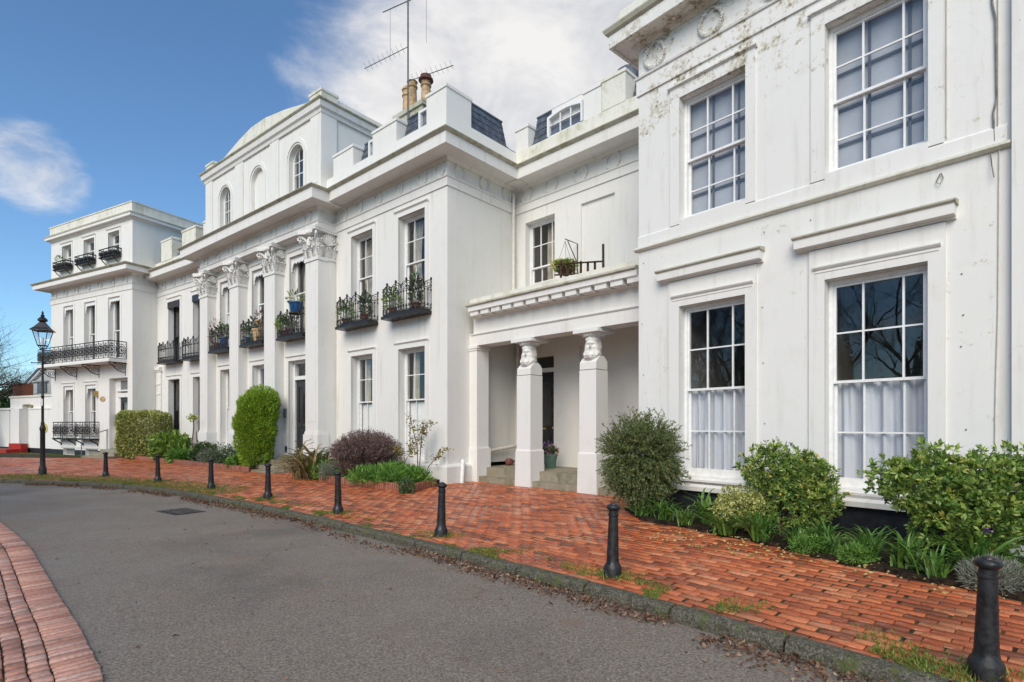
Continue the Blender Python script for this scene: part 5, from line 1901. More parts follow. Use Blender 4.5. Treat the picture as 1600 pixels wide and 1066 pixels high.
    fl = MB().box(dr[0] + 0.42, dr[1] - 0.12, 0.30, 0.32, 3.12, 3.55).build('fan_light', GREYBOX, h)
    door(h, dr[0] + 0.42, dr[1] - 0.12, 0.42, 2.78, 0.29, BFRAME, (0.42, 0.9))
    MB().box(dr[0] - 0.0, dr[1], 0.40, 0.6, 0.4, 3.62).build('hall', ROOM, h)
    MB().box(-1.82, -1.64, 0.20, 0.26, 1.45, 2.0).build('entry_phone', GREYBOX, h)
    MB().lathe([(0.05, 0), (0.17, 0.0), (0.17, 0.02), (0.05, 0.025)], 16, (0, 0, 0), 1.3, 0.7).build('number_plaque', TERRA, h, 40, (-2.42, -0.01, 2.72)).rotation_euler = (R(90), 0, 0)
    MB().box(-2.93, -2.80, -0.16, 0, 2.85, 3.1).build('wall_lantern', BRASS, h)
    for i in range(3):
        MB().box(dr[0] - 0.12 - 0.1 * i, dr[1] + 0.1 + 0.1 * i, -0.32 * (i + 1), (0.36 if i == 0 else -0.32 * i), 0, 0.40 - 0.13 * i).build('step', STONE, h)
    # entablatures
    pth = [(-7.25, 6), (-7.25, 0), (0, 0), (0, 1.4)]
    entab(h, pth, (7.57, 7.85, 8.25, 8.47, 8.56), 0.55)
    for k in range(7):
        inst('wreath', WREATH, h, (-6.85 + k * 1.05, 0, 8.03), 0, (1.05, 1, 0.95))
    for s in (0.35, 0.85):
        inst('wreath', WREATH, h, (0, s, 8.03), R(90), (0.95, 1, 0.95))
    pth = [(-7.25, 6), (-7.25, 0), (0, 0), (0, 6)]
    MB().sweep(pth, [(-0.29, 10.70), (0.05, 10.70), (0.07, 10.76), (0.2, 10.78), (0.2, 10.9), (-0.29, 10.9)]).build('attic_cornice', WHITE, h)
    MB().sweep(pth, [(-0.29, 10.901), (0.22, 10.901), (0.25, 10.95), (0.04, 11.0), (0.04, 11.42), (0.07, 11.425), (0.07, 11.47), (-0.29, 11.48)]).build('parapet', GRIME, h)
    MB().box(-5, -0.8, 3.6, 6, 10.7, 11.75).build('roof_house', GRIME, h)
    return h


HG = house_G()

# handrail by the left door
hx, hy = FG.w(-2.0, -0.3)
hr = thing('handrail', 'thin grey metal handrail beside the left end house steps', 'handrail', (hx, hy, 0), FG.a)
MB().tube([(0, -0.75, 0), (0, -0.75, 0.95), (0.02, 0.3, 1.3)], 0.022, 6).build('rail', GREYBOX, hr, 40)
MB().tube([(0.02, 0.25, 0.25), (0.02, 0.25, 1.28)], 0.018, 6).build('post', GREYBOX, hr, 40)


# ------------------------------------------------------------------ garden wall, red steps, cottage, brick pillar at far left
def left_wall():
    w = thing('garden_wall', 'white rendered garden wall with a doorway beside the left end house', 'wall', (*FG.o, 0), FG.a)
    y = 0.25
    MB().wall(-12.4, -7.27, y, y + 0.3, 0.3, 3.0, [(-11.0, -10.05, 0.3, 2.62)]).build('wall', WHITE, w)
    MB().box(-12.45, -7.27, y - 0.05, y + 0.35, 3.0, 3.09).build('coping', GRIME, w)
    MB().box(-10.04, -7.27, y - 0.10, y - 0.001, 0.3, 2.33).box(-10.04, -7.27, y - 0.13, y - 0.001, 2.33, 2.40).build('lower_panel', WHITE, w)
    MB().box(-12.0, -11.01, y - 0.14, y - 0.001, 0.3, 2.40).build('gate_pier', WHITE, w)
    MB().box(-18, -12.4, y - 0.05, y + 0.25, 0.3, 2.35).box(-18, -12.0, y - 0.12, y + 0.3, 2.35, 2.45).build('wall', WHITE, w)
    MB().box(-18, -7.27, y - 0.05, y + 0.3, 0, 0.299).build('plinth', PLINTHB, w)
    MB().box(-11.0, -10.05, y + 0.28, y + 0.31, 0.3, 2.62).build('gate', WHITE, w)
    MB().box(-10.25, -9.75, y - 0.2, y, 2.50, 2.58).build('gate_lamp', BRASS, w)
    MB().lathe([(0.02, 0), (0.23, 0), (0.23, 0.02), (0.02, 0.022)], 24, (0, 0, 0)).build('yellow_plate', YELLOW, w, 40, (-8.2, y - 0.105, 1.35)).rotation_euler = (R(90), 0, 0)
    return w


left_wall()
sx, sy = FG.w(-10.6, -0.15)
rs = thing('painted_steps', 'two bright red painted steps before the garden wall doorway', 'steps', (sx, sy, 0), FG.a)
MB().box(-0.75, 0.62, -0.05, 0.25, 0.0, 0.52).build('upper_step', REDP, rs)
MB().box(-1.75, 0.55, -0.62, -0.051, 0.0, 0.24).build('lower_step', REDP, rs)

cx_, cy_ = FG.w(-13.0, 3.0)
ct = thing('cottage', 'pale cream gabled outbuilding rising behind the garden wall', 'cottage', (cx_, cy_, 0), FG.a)
MB().prism_y([(-6.3, 0), (2.5, 0), (2.5, 6.3), (0.2, 6.3), (-6.3, 3.25)], 0, 0.3).build('gable_wall', CREAMW, ct)
MB().prism_y([(-6.6, 3.12), (-6.6, 3.30), (0.2, 6.5), (2.5, 6.5), (2.5, 6.31), (0.2, 6.31)], -0.18, 6).build('roof', LEAD, ct)
MB().prism_y([(-6.5, 2.98), (-6.5, 3.11), (0.2, 6.30), (0.2, 6.14)], -0.17, -0.02).build('verge_board', FRAME, ct)
wi = MB().box(-3.2, -2.05, -0.06, 0.0, 3.55, 4.15).build('window', GREYBOX, ct)
MB().box(-4.3, -3.21, -0.05, 0.0, 3.5, 4.2).build('shutter', CREAMW, ct)
MB().box(-4.5, -1.8, -0.12, 0.0, 4.21, 4.3).build('lintel', CREAMW, ct)

px_, py_ = FG.w(-14.6, 1.6)
bp = thing('brick_pillar', 'brown brick pillar standing behind the garden wall at the far left', 'pillar', (px_, py_, 0), FG.a)
MB().box(-0.35, 0.6, -0.3, 0.3, 0, 3.95).build('shaft', EDGEB, bp)
V_, F_ = brick_template(0.215, 0.065, 0.05, 0.005)
bme = npmesh('brick', V_, F_, EDGEB, np.zeros(len(V_)))
for r_ in range(24):
    for c_ in range(4):
        o = bpy.data.objects.new('brick', bme)
        o.location = (-0.24 + c_ * 0.24 + (0.06 if r_ % 2 else -0.02), -0.312, 2.2 + r_ * 0.075)
        o.rotation_euler = (R(90), 0, 0)
        link(o, bp)

# ------------------------------------------------------------------ street furniture
BOL = [((2.82, 3.23), 'black iron bollard nearest the camera at the lower right corner'),
       ((1.00, 5.40), 'black iron bollard in front of the round dark bush'),
       ((-0.96, 7.33), 'black iron bollard in front of the wing house corner and its stub pipe'),
       ((-2.94, 9.18), 'black iron bollard in front of the bare purple bush'),
       ((-4.97, 11.05), 'black iron bollard in front of the centre house steps'),
       ((-7.05, 12.72), 'black iron bollard in front of the conifer, third from the lamp post'),
       ((-9.35, 14.33), 'black iron bollard second from the lamp post'),
       ((-11.75, 15.7), 'black iron bollard next to the lamp post')]
bb = MB().lathe([(0.0883, -0.04), (0.0883, 0.085), (0.0814, 0.105), (0.0676, 0.125), (0.0607, 0.16), (0.0587, 0.2)], 28).mesh('base', IRON, 35)
bs = MB().lathe([(0.0593, 0.19), (0.0455, 0.60), (0.0455, 0.66)], 28)
bs.box(-0.003, 0.003, -0.061, -0.055, 0.2, 0.27)
bs = bs.mesh('post', IRON, 35)
bc = MB().lathe([(0.0455, 0.60), (0.0524, 0.603), (0.0538, 0.612), (0.0524, 0.622), (0.0455, 0.626)], 28).mesh('collar', IRON, 35)
bt = MB().lathe([(0.0455, 0.655), (0.0566, 0.662), (0.0669, 0.676), (0.0683, 0.690), (0.0635, 0.702), (0.0483, 0.712), (0.0379, 0.714), (0.0345, 0.722), (0.0138, 0.730), (0.0007, 0.731)], 28).mesh('cap', IRON, 35)
for (p, lb) in BOL:
    t = thing('bollard', lb, 'bollard', (*p, 0), random.uniform(0, 6), 'bollards along the kerb')
    t.rotation_euler = (random.uniform(-0.035, 0.035), random.uniform(-0.035, 0.035), t.rotation_euler[2])
    for nm, me in (('base', bb), ('post', bs), ('collar', bc), ('cap', bt)):
        inst(nm, me, t)


def lamp():
    t = thing('lamp_post', 'black Victorian style lamp post with a four-sided glass lantern', 'street lamp', (-14.01, 16.2, 0), R(20))
    MB().lathe([(0.1060, -0.03), (0.1060, 0.22), (0.0901, 0.26), (0.0769, 0.30), (0.0689, 0.5), (0.0663, 1.40), (0.0795, 1.43), (0.0822, 1.50), (0.0636, 1.55), (0.0477, 1.62), (0.0530, 1.66), (0.0398, 1.70)], 20).build('pedestal', IRON, t, 35)
    MB().lathe([(0.0371, 1.69), (0.0350, 2.45), (0.0451, 2.47), (0.0451, 2.52), (0.0329, 2.54), (0.0292, 3.7), (0.0382, 3.72), (0.0382, 3.78), (0.0265, 3.82), (0.0238, 3.95), (0.0159, 4.06)], 16).build('column', IRON, t, 35)
    MB().tube([(-0.28, 0, 3.55), (0.28, 0, 3.55)], 0.014, 6).ball((-0.29, 0, 3.55), 0.022, 8).ball((0.29, 0, 3.55), 0.022, 8).build('ladder_bar', IRON, t, 40)
    f = MB()
    a, b = 0.10, 0.20
    z0, z1 = 4.10, 4.56
    for sx in (-1, 1):
        for sy in (-1, 1):
            f.tube([(sx * a, sy * a, z0), (sx * b, sy * b, z1)], 0.013, 5)
            f.tube([(sx * 0.03, sy * 0.03, 3.98), (sx * a, sy * a, z0)], 0.012, 5)
    for s, z in ((a, z0), (b, z1)):
        f.tube([(-s, -s, z), (s, -s, z), (s, s, z), (-s, s, z)], 0.017, 4, True)
    fo = f.build('lantern_frame', IRON, t)
    for k in range(4):
        p = MB().add([(-a, -a, z0), (a, -a, z0), (b, -b, z1), (-b, -b, z1), (-a, -a + 0.006, z0), (a, -a + 0.006, z0), (b, -b + 0.006, z1), (-b, -b + 0.006, z1)], [(0, 1, 2, 3), (7, 6, 5, 4), (0, 4, 5, 1), (2, 6, 7, 3)])
        o = p.build('lantern_pane', LAMPGLASS, fo)
        o.rotation_euler = (0, 0, R(90) * k)
    r = MB().lathe([(0.30, 4.555), (0.365, 4.562), (0.36, 4.58), (0.25, 4.66), (0.16, 4.76), (0.10, 4.83), (0.08, 4.86)], 4, (0, 0, 0), 1, 1, R(45)).build('lantern_roof', IRON, t)
    MB().lathe([(0.10, 4.86), (0.13, 4.88), (0.13, 4.93), (0.08, 4.98), (0.04, 5.02), (0.06, 5.05), (0.02, 5.09), (0.035, 5.13), (0.015, 5.18), (0.001, 5.21)], 12).build('finial', IRON, t, 40)
    MB().lathe([(0.03, 4.12), (0.045, 4.2), (0.04, 4.32), (0.01, 4.36)], 10).build('lamp_bulb', FRAME, t, 40)
    MB().box(-0.03, 0.03, -0.075, -0.068, 2.2, 2.42).build('sticker', FRAME, t)
    return t


lp = lamp()
lp.scale = (0.92, 0.92, 0.945)

# ------------------------------------------------------------------ plants
def nrm(a):
    return a / (np.linalg.norm(a, axis=-1, keepdims=True) + 1e-9)


def blob_points(n, blobs, shellp=0.35):
    """points in a union of ellipsoids [(cx,cy,cz,rx,ry,rz)], denser near the surface; also outward directions"""
    B = np.array(blobs, float)
    vol = B[:, 3] * B[:, 4] * B[:, 5]
    k = rng.choice(len(B), n, p=vol / vol.sum())
    d = nrm(rng.normal(size=(n, 3)))
    r = rng.random(n) ** shellp
    P = B[k, :3] + d * B[k, 3:] * r[:, None]
    return P, nrm(d / B[k, 3:])


def twiggy(m, root, blobs, n, r0, rr):
    for _ in range(n):
        b = blobs[rr.randrange(len(blobs))]
        e = Vector((b[0] + rr.uniform(-.7, .7) * b[3], b[1] + rr.uniform(-.7, .7) * b[4], b[2] + rr.uniform(-.4, .8) * b[5]))
        a = Vector(root) + Vector((rr.uniform(-.08, .08), rr.uniform(-.08, .08), 0))
        mid = (a + e) / 2 + Vector((rr.uniform(-.06, .06), rr.uniform(-.06, .06), rr.uniform(0, .08)))
        m.tube([a, mid, e], [r0, r0 * 0.6, r0 * 0.25], 4)


def shrub(name, label, cat, loc, blobs, n, L, W, mat, up=0.3, rand=0.7, fold=0.25, stems=14, r0=0.012, shellp=0.35, stemmat=None, flowers=None, zmin=0.01, whorl=0, rag=0.30):
    t = thing(name, label, cat, (loc[0], loc[1], loc[2] + gz(loc[0], loc[1])))
    if whorl:
        k = n // whorl
        P, D = blob_points(k, blobs, shellp)
        ax = nrm(D + np.array([0, 0, up]) + rng.normal(size=(k, 3)) * rand * 0.6)
        P = np.repeat(P, whorl, 0) + np.repeat(ax, whorl, 0) * (np.tile(np.arange(whorl), k) / whorl * L * 0.9)[:, None]
        D = nrm(np.repeat(ax, whorl, 0) * 0.75 + nrm(rng.normal(size=(k * whorl, 3))) * 0.8)
        rs_ = np.clip(np.repeat(rng.random(k), whorl) * 0.75 + rng.random(k * whorl) * 0.25, 0, 0.999)
    else:
        P, D = blob_points(n, blobs, shellp)
        D = nrm(D + np.array([0, 0, up]) + rng.normal(size=(n, 3)) * rand)
        rs_ = rng.random(n)
    nv_ = np.array([mnoise.noise(Vector(q) * 3.1) + 0.7 * mnoise.noise(Vector(q) * 7.0) for q in P.tolist()])
    sc_ = float(np.mean([min(b[3], b[5]) for b in blobs]))
    cen_ = np.array([[b[0], b[1], b[2]] for b in blobs]).mean(0)
    P = P + nrm(P - cen_) * (nv_ * rag * sc_)[:, None]
    keep = P[:, 2] > zmin
    P, D, rs_ = P[keep], D[keep], rs_[keep]
    s = rng.uniform(0.7, 1.25, len(P))
    o = obj('foliage', leafmesh('foliage', P, D, L * s, W * s, mat, fold, rs_), t)
    o['kind'] = 'stuff'
    if stems:
        m = MB()
        twiggy(m, (0, 0, 0), blobs, stems, r0, random.Random(len(P)))
        m.build('stems', stemmat or BARK, t)
    if flowers:
        k, fm, fs = flowers
        P, D = blob_points(k, blobs, 0.02)
        P = P[P[:, 2] > 0.25]
        Q = np.repeat(P, 14, 0) + rng.normal(size=(len(P) * 14, 3)) * fs * 0.5
        obj('flowers', leafmesh('flowers', Q, rng.normal(size=Q.shape), fs * 0.7, fs * 0.5, fm), t)['kind'] = 'stuff'
    return t


# --- shrubs along the near house
p = FA.w(0.58, -0.76)
rb = thing('shrub', 'round dark needle-leaved bush at the corner of the nearest house', 'bush', (*p, 0.05))
tw = 2100
rr = random.Random(4)
segP, segD = [], []
stm = MB()
for i in range(tw):
    d = Vector((rr.gauss(0, 1), rr.gauss(0, 1), rr.gauss(0, 0.9))).normalized()
    rad = Vector((0.55 * d.x, 0.55 * d.y, 0.62 * d.z))
    if d.z > -0.3:
        rad = rad * (1 + 0.14 * abs(math.sin(2 * math.atan2(d.z, math.hypot(d.x, d.y)))))
    b = Vector((0, 0, 0.86)) + rad * rr.uniform(0.35, 0.95)
    if b.z < 0.12:
        b.z = 0.12 + rr.random() * 0.3
    dr_ = (d * 0.9 + Vector((rr.gauss(0, .5), rr.gauss(0, .5), rr.gauss(0, .5) + (0.55 if b.z > 0.95 else -0.35)))).normalized()
    ln = rr.uniform(0.14, 0.34)
    pts = [b]
    q = dr_.copy()
    for s in range(4):
        pts.append(pts[-1] + q * ln / 4)
        q = (q + Vector((rr.gauss(0, .12), rr.gauss(0, .12), -0.13))).normalized()
    if i % 2 == 0:
        stm.tube(pts, [0.004, 0.0035, 0.003, 0.002, 0.001], 3)
    for s in range(34):
        t_ = rr.random() * 3.999
        k = int(t_)
        segP.append(pts[k].lerp(pts[k + 1], t_ - k))
        segD.append((pts[k + 1] - pts[k]).normalized() * 0.9 + Vector((rr.gauss(0, .55), rr.gauss(0, .55), rr.gauss(0, .55))))
twiggy(stm, (0, 0, 0), [(0, 0, 0.7, 0.45, 0.45, 0.5)], 30, 0.014, rr)
obj('foliage', leafmesh('foliage', np.array(segP), np.array(segD), rng.uniform(0.025, 0.055, len(segP)), 0.013, NEEDLE, 0.15), rb)['kind'] = 'stuff'
stm.build('stems', BARK, rb)

p = FA.w(2.80, -0.70)
shrub('shrub', 'mid-height glossy green shrub with purple flowers between the two big windows', 'bush', (*p, 0.02),
      [(0.05, 0.05, 0.75, 0.50, 0.42, 0.42), (0.30, 0.0, 0.62, 0.36, 0.36, 0.42), (-0.18, 0.12, 0.88, 0.34, 0.3, 0.30), (0.1, -0.1, 0.45, 0.5, 0.4, 0.4), (0.42, -0.15, 0.5, 0.26, 0.26, 0.32)],
      13500, 0.060, 0.024, HEBE, 0.4, 0.5, 0.2, 26, 0.013, 0.3, None, (7, PETALP, 0.03), 0.05, 9)
p = FA.w(2.38, -1.12)
shrub('shrub', 'small yellow variegated bush low in front of the mid-height glossy shrub', 'bush', (*p, 0.02),
      [(0, 0, 0.34, 0.36, 0.30, 0.30), (0.12, -0.06, 0.3, 0.3, 0.26, 0.26)], 7000, 0.036, 0.020, VARIEG, 0.35, 0.6, 0.2, 14, 0.008, 0.3, None, None, 0.05, 6)
p = FA.w(4.48, -1.12)
shrub('shrub', 'large glossy green shrub with purple flowers at the right edge, behind the nearest bollard', 'bush', (*p, 0.02),
      [(-0.05, 0, 0.80, 0.40, 0.38, 0.34), (0.32, -0.25, 0.74, 0.44, 0.40, 0.40), (0.62, -0.5, 0.80, 0.40, 0.36, 0.38), (-0.28, 0.28, 0.86, 0.22, 0.22, 0.22), (0.0, 0.0, 1.08, 0.20, 0.20, 0.18), (0.2, -0.2, 0.5, 0.5, 0.45, 0.36), (0.75, -0.55, 1.05, 0.2, 0.2, 0.18), (0.42, -0.3, 1.1, 0.2, 0.2, 0.16)],
      21000, 0.062, 0.026, HEBE, 0.4, 0.5, 0.2, 40, 0.014, 0.3, None, (9, PETALP, 0.035), 0.16, 9)


# strap-leaved clumps, each leaf a piece
def strap_mesh(seed, mat):
    rr = random.Random(seed)
    L = 1.0
    n = 6
    el = R(rr.uniform(50, 85))
    V = []
    p = Vector((0, 0, 0))
    for i in range(n + 1):
        t = i / n
        w = 0.055 * (1 - t ** 2.2) ** 0.6 * (0.75 + 0.5 * min(1, t * 4)) if t < 1 else 0.002
        V += [(p.x, -w, p.z + 0.012), (p.x, 0, p.z), (p.x, w, p.z + 0.012)]
        e = el - t * t * R(rr.uniform(70, 130))
        p = p + Vector((math.cos(e), 0, math.sin(e))) * L / n
    F = []
    for i in range(n):
        for k in range(2):
            a = i * 3 + k
            F.append((a, a + 1, a + 4, a + 3))
    return npmesh('leaf', V, F, mat, np.zeros(len(V)), True)


STRAPS = [strap_mesh(i, AGAP) for i in range(8)]
DSTRAPS = [strap_mesh(50 + i, DRYSTRAP) for i in range(6)]


def clump(name, label, loc, n, size, meshes=STRAPS, spread=0.06, cat='plant', group=None):
    t = thing(name, label, cat, (loc[0], loc[1], loc[2] + gz(loc[0], loc[1])), 0, group)
    rr = random.Random(int(loc[0] * 1000 + loc[1] * 77))
    for i in range(n):
        o = bpy.data.objects.new('leaf', rr.choice(meshes))
        o.location = (rr.gauss(0, spread), rr.gauss(0, spread), 0)
        s = size * rr.uniform(0.65, 1.15)
        o.scale = (s, s * rr.uniform(0.42, 0.65), s * rr.uniform(0.75, 1.15))
        o.rotation_euler = (rr.gauss(0, .12), rr.gauss(0, .18), rr.uniform(0, 6.283))
        link(o, t)
    return t


CL = [((0.75, -0.95), 70, 0.34, 'strap-leaved clump directly in front of the round dark bush'),
      ((1.20, -1.02), 80, 0.40, 'strap-leaved clump right of the round dark bush'),
      ((1.62, -1.15), 60, 0.34, 'low strap-leaved clump under the left ground-floor window'),
      ((1.78, -0.80), 80, 0.54, 'tall strap-leaved clump left of the variegated bush'),
      ((2.30, -1.36), 80, 0.42, 'strap-leaved clump spreading in front of the variegated bush'),
      ((2.80, -1.42), 90, 0.46, 'strap-leaved clump below the mid-height glossy shrub'),
      ((3.22, -1.40), 60, 0.32, 'small strap-leaved clump right of the mid-height glossy shrub'),
      ((3.66, -1.55), 60, 0.30, 'small strap-leaved clump before the black plinth'),
      ((4.35, -1.62), 80, 0.42, 'strap-leaved clump under the large right-hand shrub'),
      ((4.85, -1.48), 80, 0.50, 'tall strap-leaved clump behind the nearest bollard'),
      ((3.45, -1.25), 70, 0.40, 'strap-leaved clump against the black plinth between the two glossy shrubs'),
      ((3.98, -1.45), 70, 0.40, 'strap-leaved clump against the black plinth, at the left foot of the large shrub'),
      ((4.62, -1.78), 60, 0.34, 'low strap-leaved clump at the bed edge left of the lavender'),
      ((5.35, -1.60), 70, 0.46, 'strap-leaved clump at the right edge of the photo behind the lavender'),
      ((0.28, -0.45), 40, 0.24, 'tiny strap-leaved clump at the corner of the nearest house')]
for (q, n, s, lb) in CL:
    clump('strap_leaf_plant', lb, (*FA.w(*q), 0.03), n, s, STRAPS, 0.05, 'plant', 'strap-leaved clumps in the near bed')
p = FA.w(5.05, -1.85)
shrub('lavender', 'grey lavender clump right of the nearest bollard', 'plant', (*p, 0.02), [(0, 0, 0.12, 0.28, 0.22, 0.16)], 2600, 0.06, 0.006, SILVER, 0.8, 0.5, 0.1, 0)
for q, lb in (((3.42, -1.62), 'small grey-green sprig before the black plinth'), ((3.95, -1.72), 'small green sprig at the bed edge below the large right-hand shrub')):
    p = FA.w(*q)
    shrub('bedding_plant', lb, 'plant', (*p, 0.02), [(0, 0, 0.09, 0.2, 0.14, 0.11)], 700, 0.05, 0.012, COVER, 0.5, 0.6, 0.2, 0)

# --- bed before the wing house
c = (-3.75, 14.0)
pb = thing('bare_shrub', 'round bare purple-brown shrub in the brick-edged bed', 'bush', (*c, 0.13))
rr = random.Random(9)
m = MB()
SP, SD = [], []
for i in range(1300):
    th = rr.uniform(0, 6.283)
    a = Vector((rr.gauss(0, .12), rr.gauss(0, .12), 0))
    ph = math.acos(rr.uniform(-0.05, 1.0))
    d = Vector((math.sin(ph) * math.cos(th), math.sin(ph) * math.sin(th), math.cos(ph)))
    f = rr.uniform(0.82, 1.02)
    e = Vector((d.x * 0.98 * f, d.y * 0.85 * f, 0.62 + d.z * 0.66 * f if d.z > 0 else 0.45 + 0.35 * d.z))
    mid = a.lerp(e, 0.5) + Vector((d.x * 0.10, d.y * 0.10, -0.06 + rr.gauss(0, .05)))
    q3 = a.lerp(e, 0.78) + Vector((rr.gauss(0, .04), rr.gauss(0, .04), rr.gauss(0, .03)))
    m.tube([a, mid, q3, e], [0.006, 0.005, 0.004, 0.002], 3)
    for k in range(14):
        s = rr.uniform(0.55, 1.0)
        SP.append(tuple(q3.lerp(e, (s - 0.55) / 0.45) + Vector((rr.gauss(0, .02), rr.gauss(0, .02), rr.gauss(0, .02)))))
        SD.append((rr.gauss(0, 1) + d.x, rr.gauss(0, 1) + d.y, rr.gauss(0, 1) + d.z))
m.build('twigs', TWIG, pb)['kind'] = 'stuff'
obj('seed_heads', leafmesh('seed_heads', np.array(SP), np.array(SD), rng.uniform(0.02, 0.05, len(SP)), 0.017, SEED), pb)['kind'] = 'stuff'
shrub('ground_cover', 'bright green leafy ground cover filling the brick-edged bed', 'plant', (-2.75, 13.05, 0.1),
      [(0.1, -0.25, 0.10, 0.55, 0.5, 0.28), (-0.6, 0.0, 0.10, 0.6, 0.5, 0.26), (0.45, -0.3, 0.08, 0.4, 0.5, 0.28), (-0.2, 0.35, 0.1, 0.7, 0.5, 0.3)], 6500, 0.12, 0.030, COVER, 0.7, 0.6, 0.2, 0)
shrub('ground_cover', 'bright green leafy ground cover left of the bare purple shrub', 'plant', (-4.72, 14.45, 0.08),
      [(0, 0, 0.1, 0.55, 0.45, 0.3), (0.5, -0.3, 0.08, 0.45, 0.4, 0.24)], 3000, 0.11, 0.03, COVER, 0.6, 0.6, 0.2, 0)
shrub('lavender', 'small grey lavender at the brick edging left of the purple bush', 'plant', (-4.72, 14.0, 0.06), [(0, 0, 0.2, 0.25, 0.25, 0.24)], 2200, 0.06, 0.008, SILVER, 0.6, 0.6, 0.1, 0)
shrub('trailing_plant', 'dark green trailing plant spilling over the corner of the brick edging', 'plant', (-2.32, 11.83, 0.0), [(0, 0, 0.14, 0.2, 0.16, 0.18), (0.06, -0.12, 0.05, 0.2, 0.15, 0.07)], 800, 0.05, 0.03, DARKL, 0.2, 0.7, 0.2, 0)
t = clump('dry_strap_plant', 'drooping brown and green strap-leaved plant beside the centre house steps', (-5.45, 14.85, 0.02), 190, 1.05, DSTRAPS + DSTRAPS + STRAPS[:2], 0.2)

# rose
ro_ = thing('rose_bush', 'thin leggy rose with sparse leaves before the wing house window', 'rose', (-2.32, 13.35, 0.15))
m = MB()
RP, RD = [], []
stems = [[(0, 0, 0), (0.0, 0.0, 0.45), (-0.02, 0, 0.85), (-0.12, 0, 1.25), (-0.20, 0, 1.62)], [(0.08, 0, 0), (0.05, 0, 0.4), (0.08, 0, 0.9), (0.12, 0, 1.25), (0.33, 0, 1.45)],
          [(-0.1, 0, 0), (-0.35, 0, 0.4), (-0.45, 0, 0.7), (-0.52, 0, 0.85)], [(0.12, 0, 0), (0.28, 0, 0.35), (0.5, 0, 0.6), (0.68, 0, 0.78)], [(0.08, 0, .85), (0.1, 0, 1.1), (0.16, 0, 1.4)], [(-0.35, 0, .4), (-0.2, 0.05, .65), (-0.12, 0, .9)]]
rr = random.Random(3)
for s in stems:
    m.tube(s, [0.016 - 0.010 * i / (len(s) - 1) for i in range(len(s))], 5)
    for k in range(90):
        t_ = rr.uniform(0.45, 1.0) * (len(s) - 1) * 0.9999
        i = int(t_)
        q = Vector(s[i]).lerp(Vector(s[i + 1]), t_ - i) + Vector((rr.gauss(0, .07), rr.gauss(0, .07), rr.gauss(0, .05)))
        RP.append(tuple(q))
        RD.append((rr.gauss(0, 1), rr.gauss(0, 1), rr.gauss(0, .6)))
m.build('stems', TWIG, ro_)
obj('foliage', leafmesh('foliage', np.array(RP), np.array(RD), rng.uniform(0.05, 0.09, len(RP)), 0.04, ROSEL), ro_)['kind'] = 'stuff'

# --- bed before the centre and left wing
q = cam_pt(400, 17.6)
shrub('conifer', 'tall golden-green conifer clipped into a leaning column before the centre house', 'conifer', (q[0], q[1], 0.0),
      [(0.0, 0, 0.55, 0.52, 0.46, 0.50), (-0.06, 0, 0.95, 0.60, 0.50, 0.55), (-0.04, 0, 1.40, 0.64, 0.52, 0.55), (0.02, 0, 1.80, 0.64, 0.52, 0.52), (0.12, 0, 2.12, 0.58, 0.48, 0.44), (0.22, 0, 2.38, 0.46, 0.42, 0.32),
       (-0.16, 0, 2.10, 0.42, 0.4, 0.40), (-0.2, -0.1, 1.5, 0.46, 0.4, 0.5), (0.34, -0.1, 1.35, 0.34, 0.4, 0.5), (0.34, -0.05, 1.9, 0.36, 0.4, 0.42), (0.58, 0.0, 2.20, 0.16, 0.14, 0.12)],
      34000, 0.085, 0.028, CONIF, 0.9, 0.35, 0.15, 10, 0.03, 0.16, None, None, 0.12, 0, 0.22)
q = cam_pt(435, 17.4)
q = cam_pt(226, 23.4)
hb = thing('hedge', 'square clipped yellow-green variegated hedge before the left end house', 'hedge', (q[0], q[1], 0.04))
n = 22000
P = rng.uniform(-1, 1, (n, 3))
k = rng.integers(0, 3, n)
sg = np.sign(rng.normal(size=n))
P[np.arange(n), k] = sg * rng.uniform(0.78, 1.0, n)
D = np.zeros((n, 3))
D[np.arange(n), k] = sg
rad = np.linalg.norm(P, ord=6, axis=1, keepdims=True)
P = P / np.maximum(1, rad)
P = P * np.array([0.90, 0.60, 0.96]) + np.array([0, 0, 1.06])
P += 0.04 * np.sin(P[:, [1, 2, 0]] * 7)
obj('foliage', leafmesh('foliage', P, nrm(D + np.array([0, 0, 0.25]) + rng.normal(size=(n, 3)) * 0.55), rng.uniform(0.07, 0.13, n), 0.045, VARIEG, 0.2), hb)['kind'] = 'stuff'
m = MB()
twiggy(m, (0, 0, 0), [(0, 0, 1, 0.8, 0.5, 0.8)], 40, 0.02, random.Random(2))
m.build('stems', BARK, hb)

q = cam_pt(268, 21.8)
shrub('leafy_plant', 'bright green broad-leaved plant beside the clipped hedge', 'plant', (q[0], q[1], 0.05), [(0, 0, 0.55, 0.75, 0.5, 0.45), (0.3, -0.2, 0.35, 0.6, 0.4, 0.32), (-0.3, 0, 0.4, 0.5, 0.4, 0.4)], 1500, 0.24, 0.13, BROADL, 0.35, 0.7, 0.15, 20, 0.014)
tall = thing('seed_stalk', 'tall bare stalk topped with a pale seed head by the black windows', 'plant', (*cam_pt(302, 21.6)[:2], 0.05))
MB().tube([(0, 0, 0), (-0.05, 0, 0.8), (0.02, 0, 1.4), (0.0, 0, 1.75)], 0.02, 5).tube([(0, 0, 0.2), (0.15, 0, 0.7), (0.12, 0, 1.2)], 0.016, 5).build('stalk', TWIG, tall)
Q = np.array([(0, 0, 1.75)]) + rng.normal(size=(160, 3)) * np.array([0.09, 0.09, 0.06])
obj('seed_head', leafmesh('seed_head', Q, rng.normal(size=Q.shape), 0.09, 0.05, VARIEG), tall)['kind'] = 'stuff'
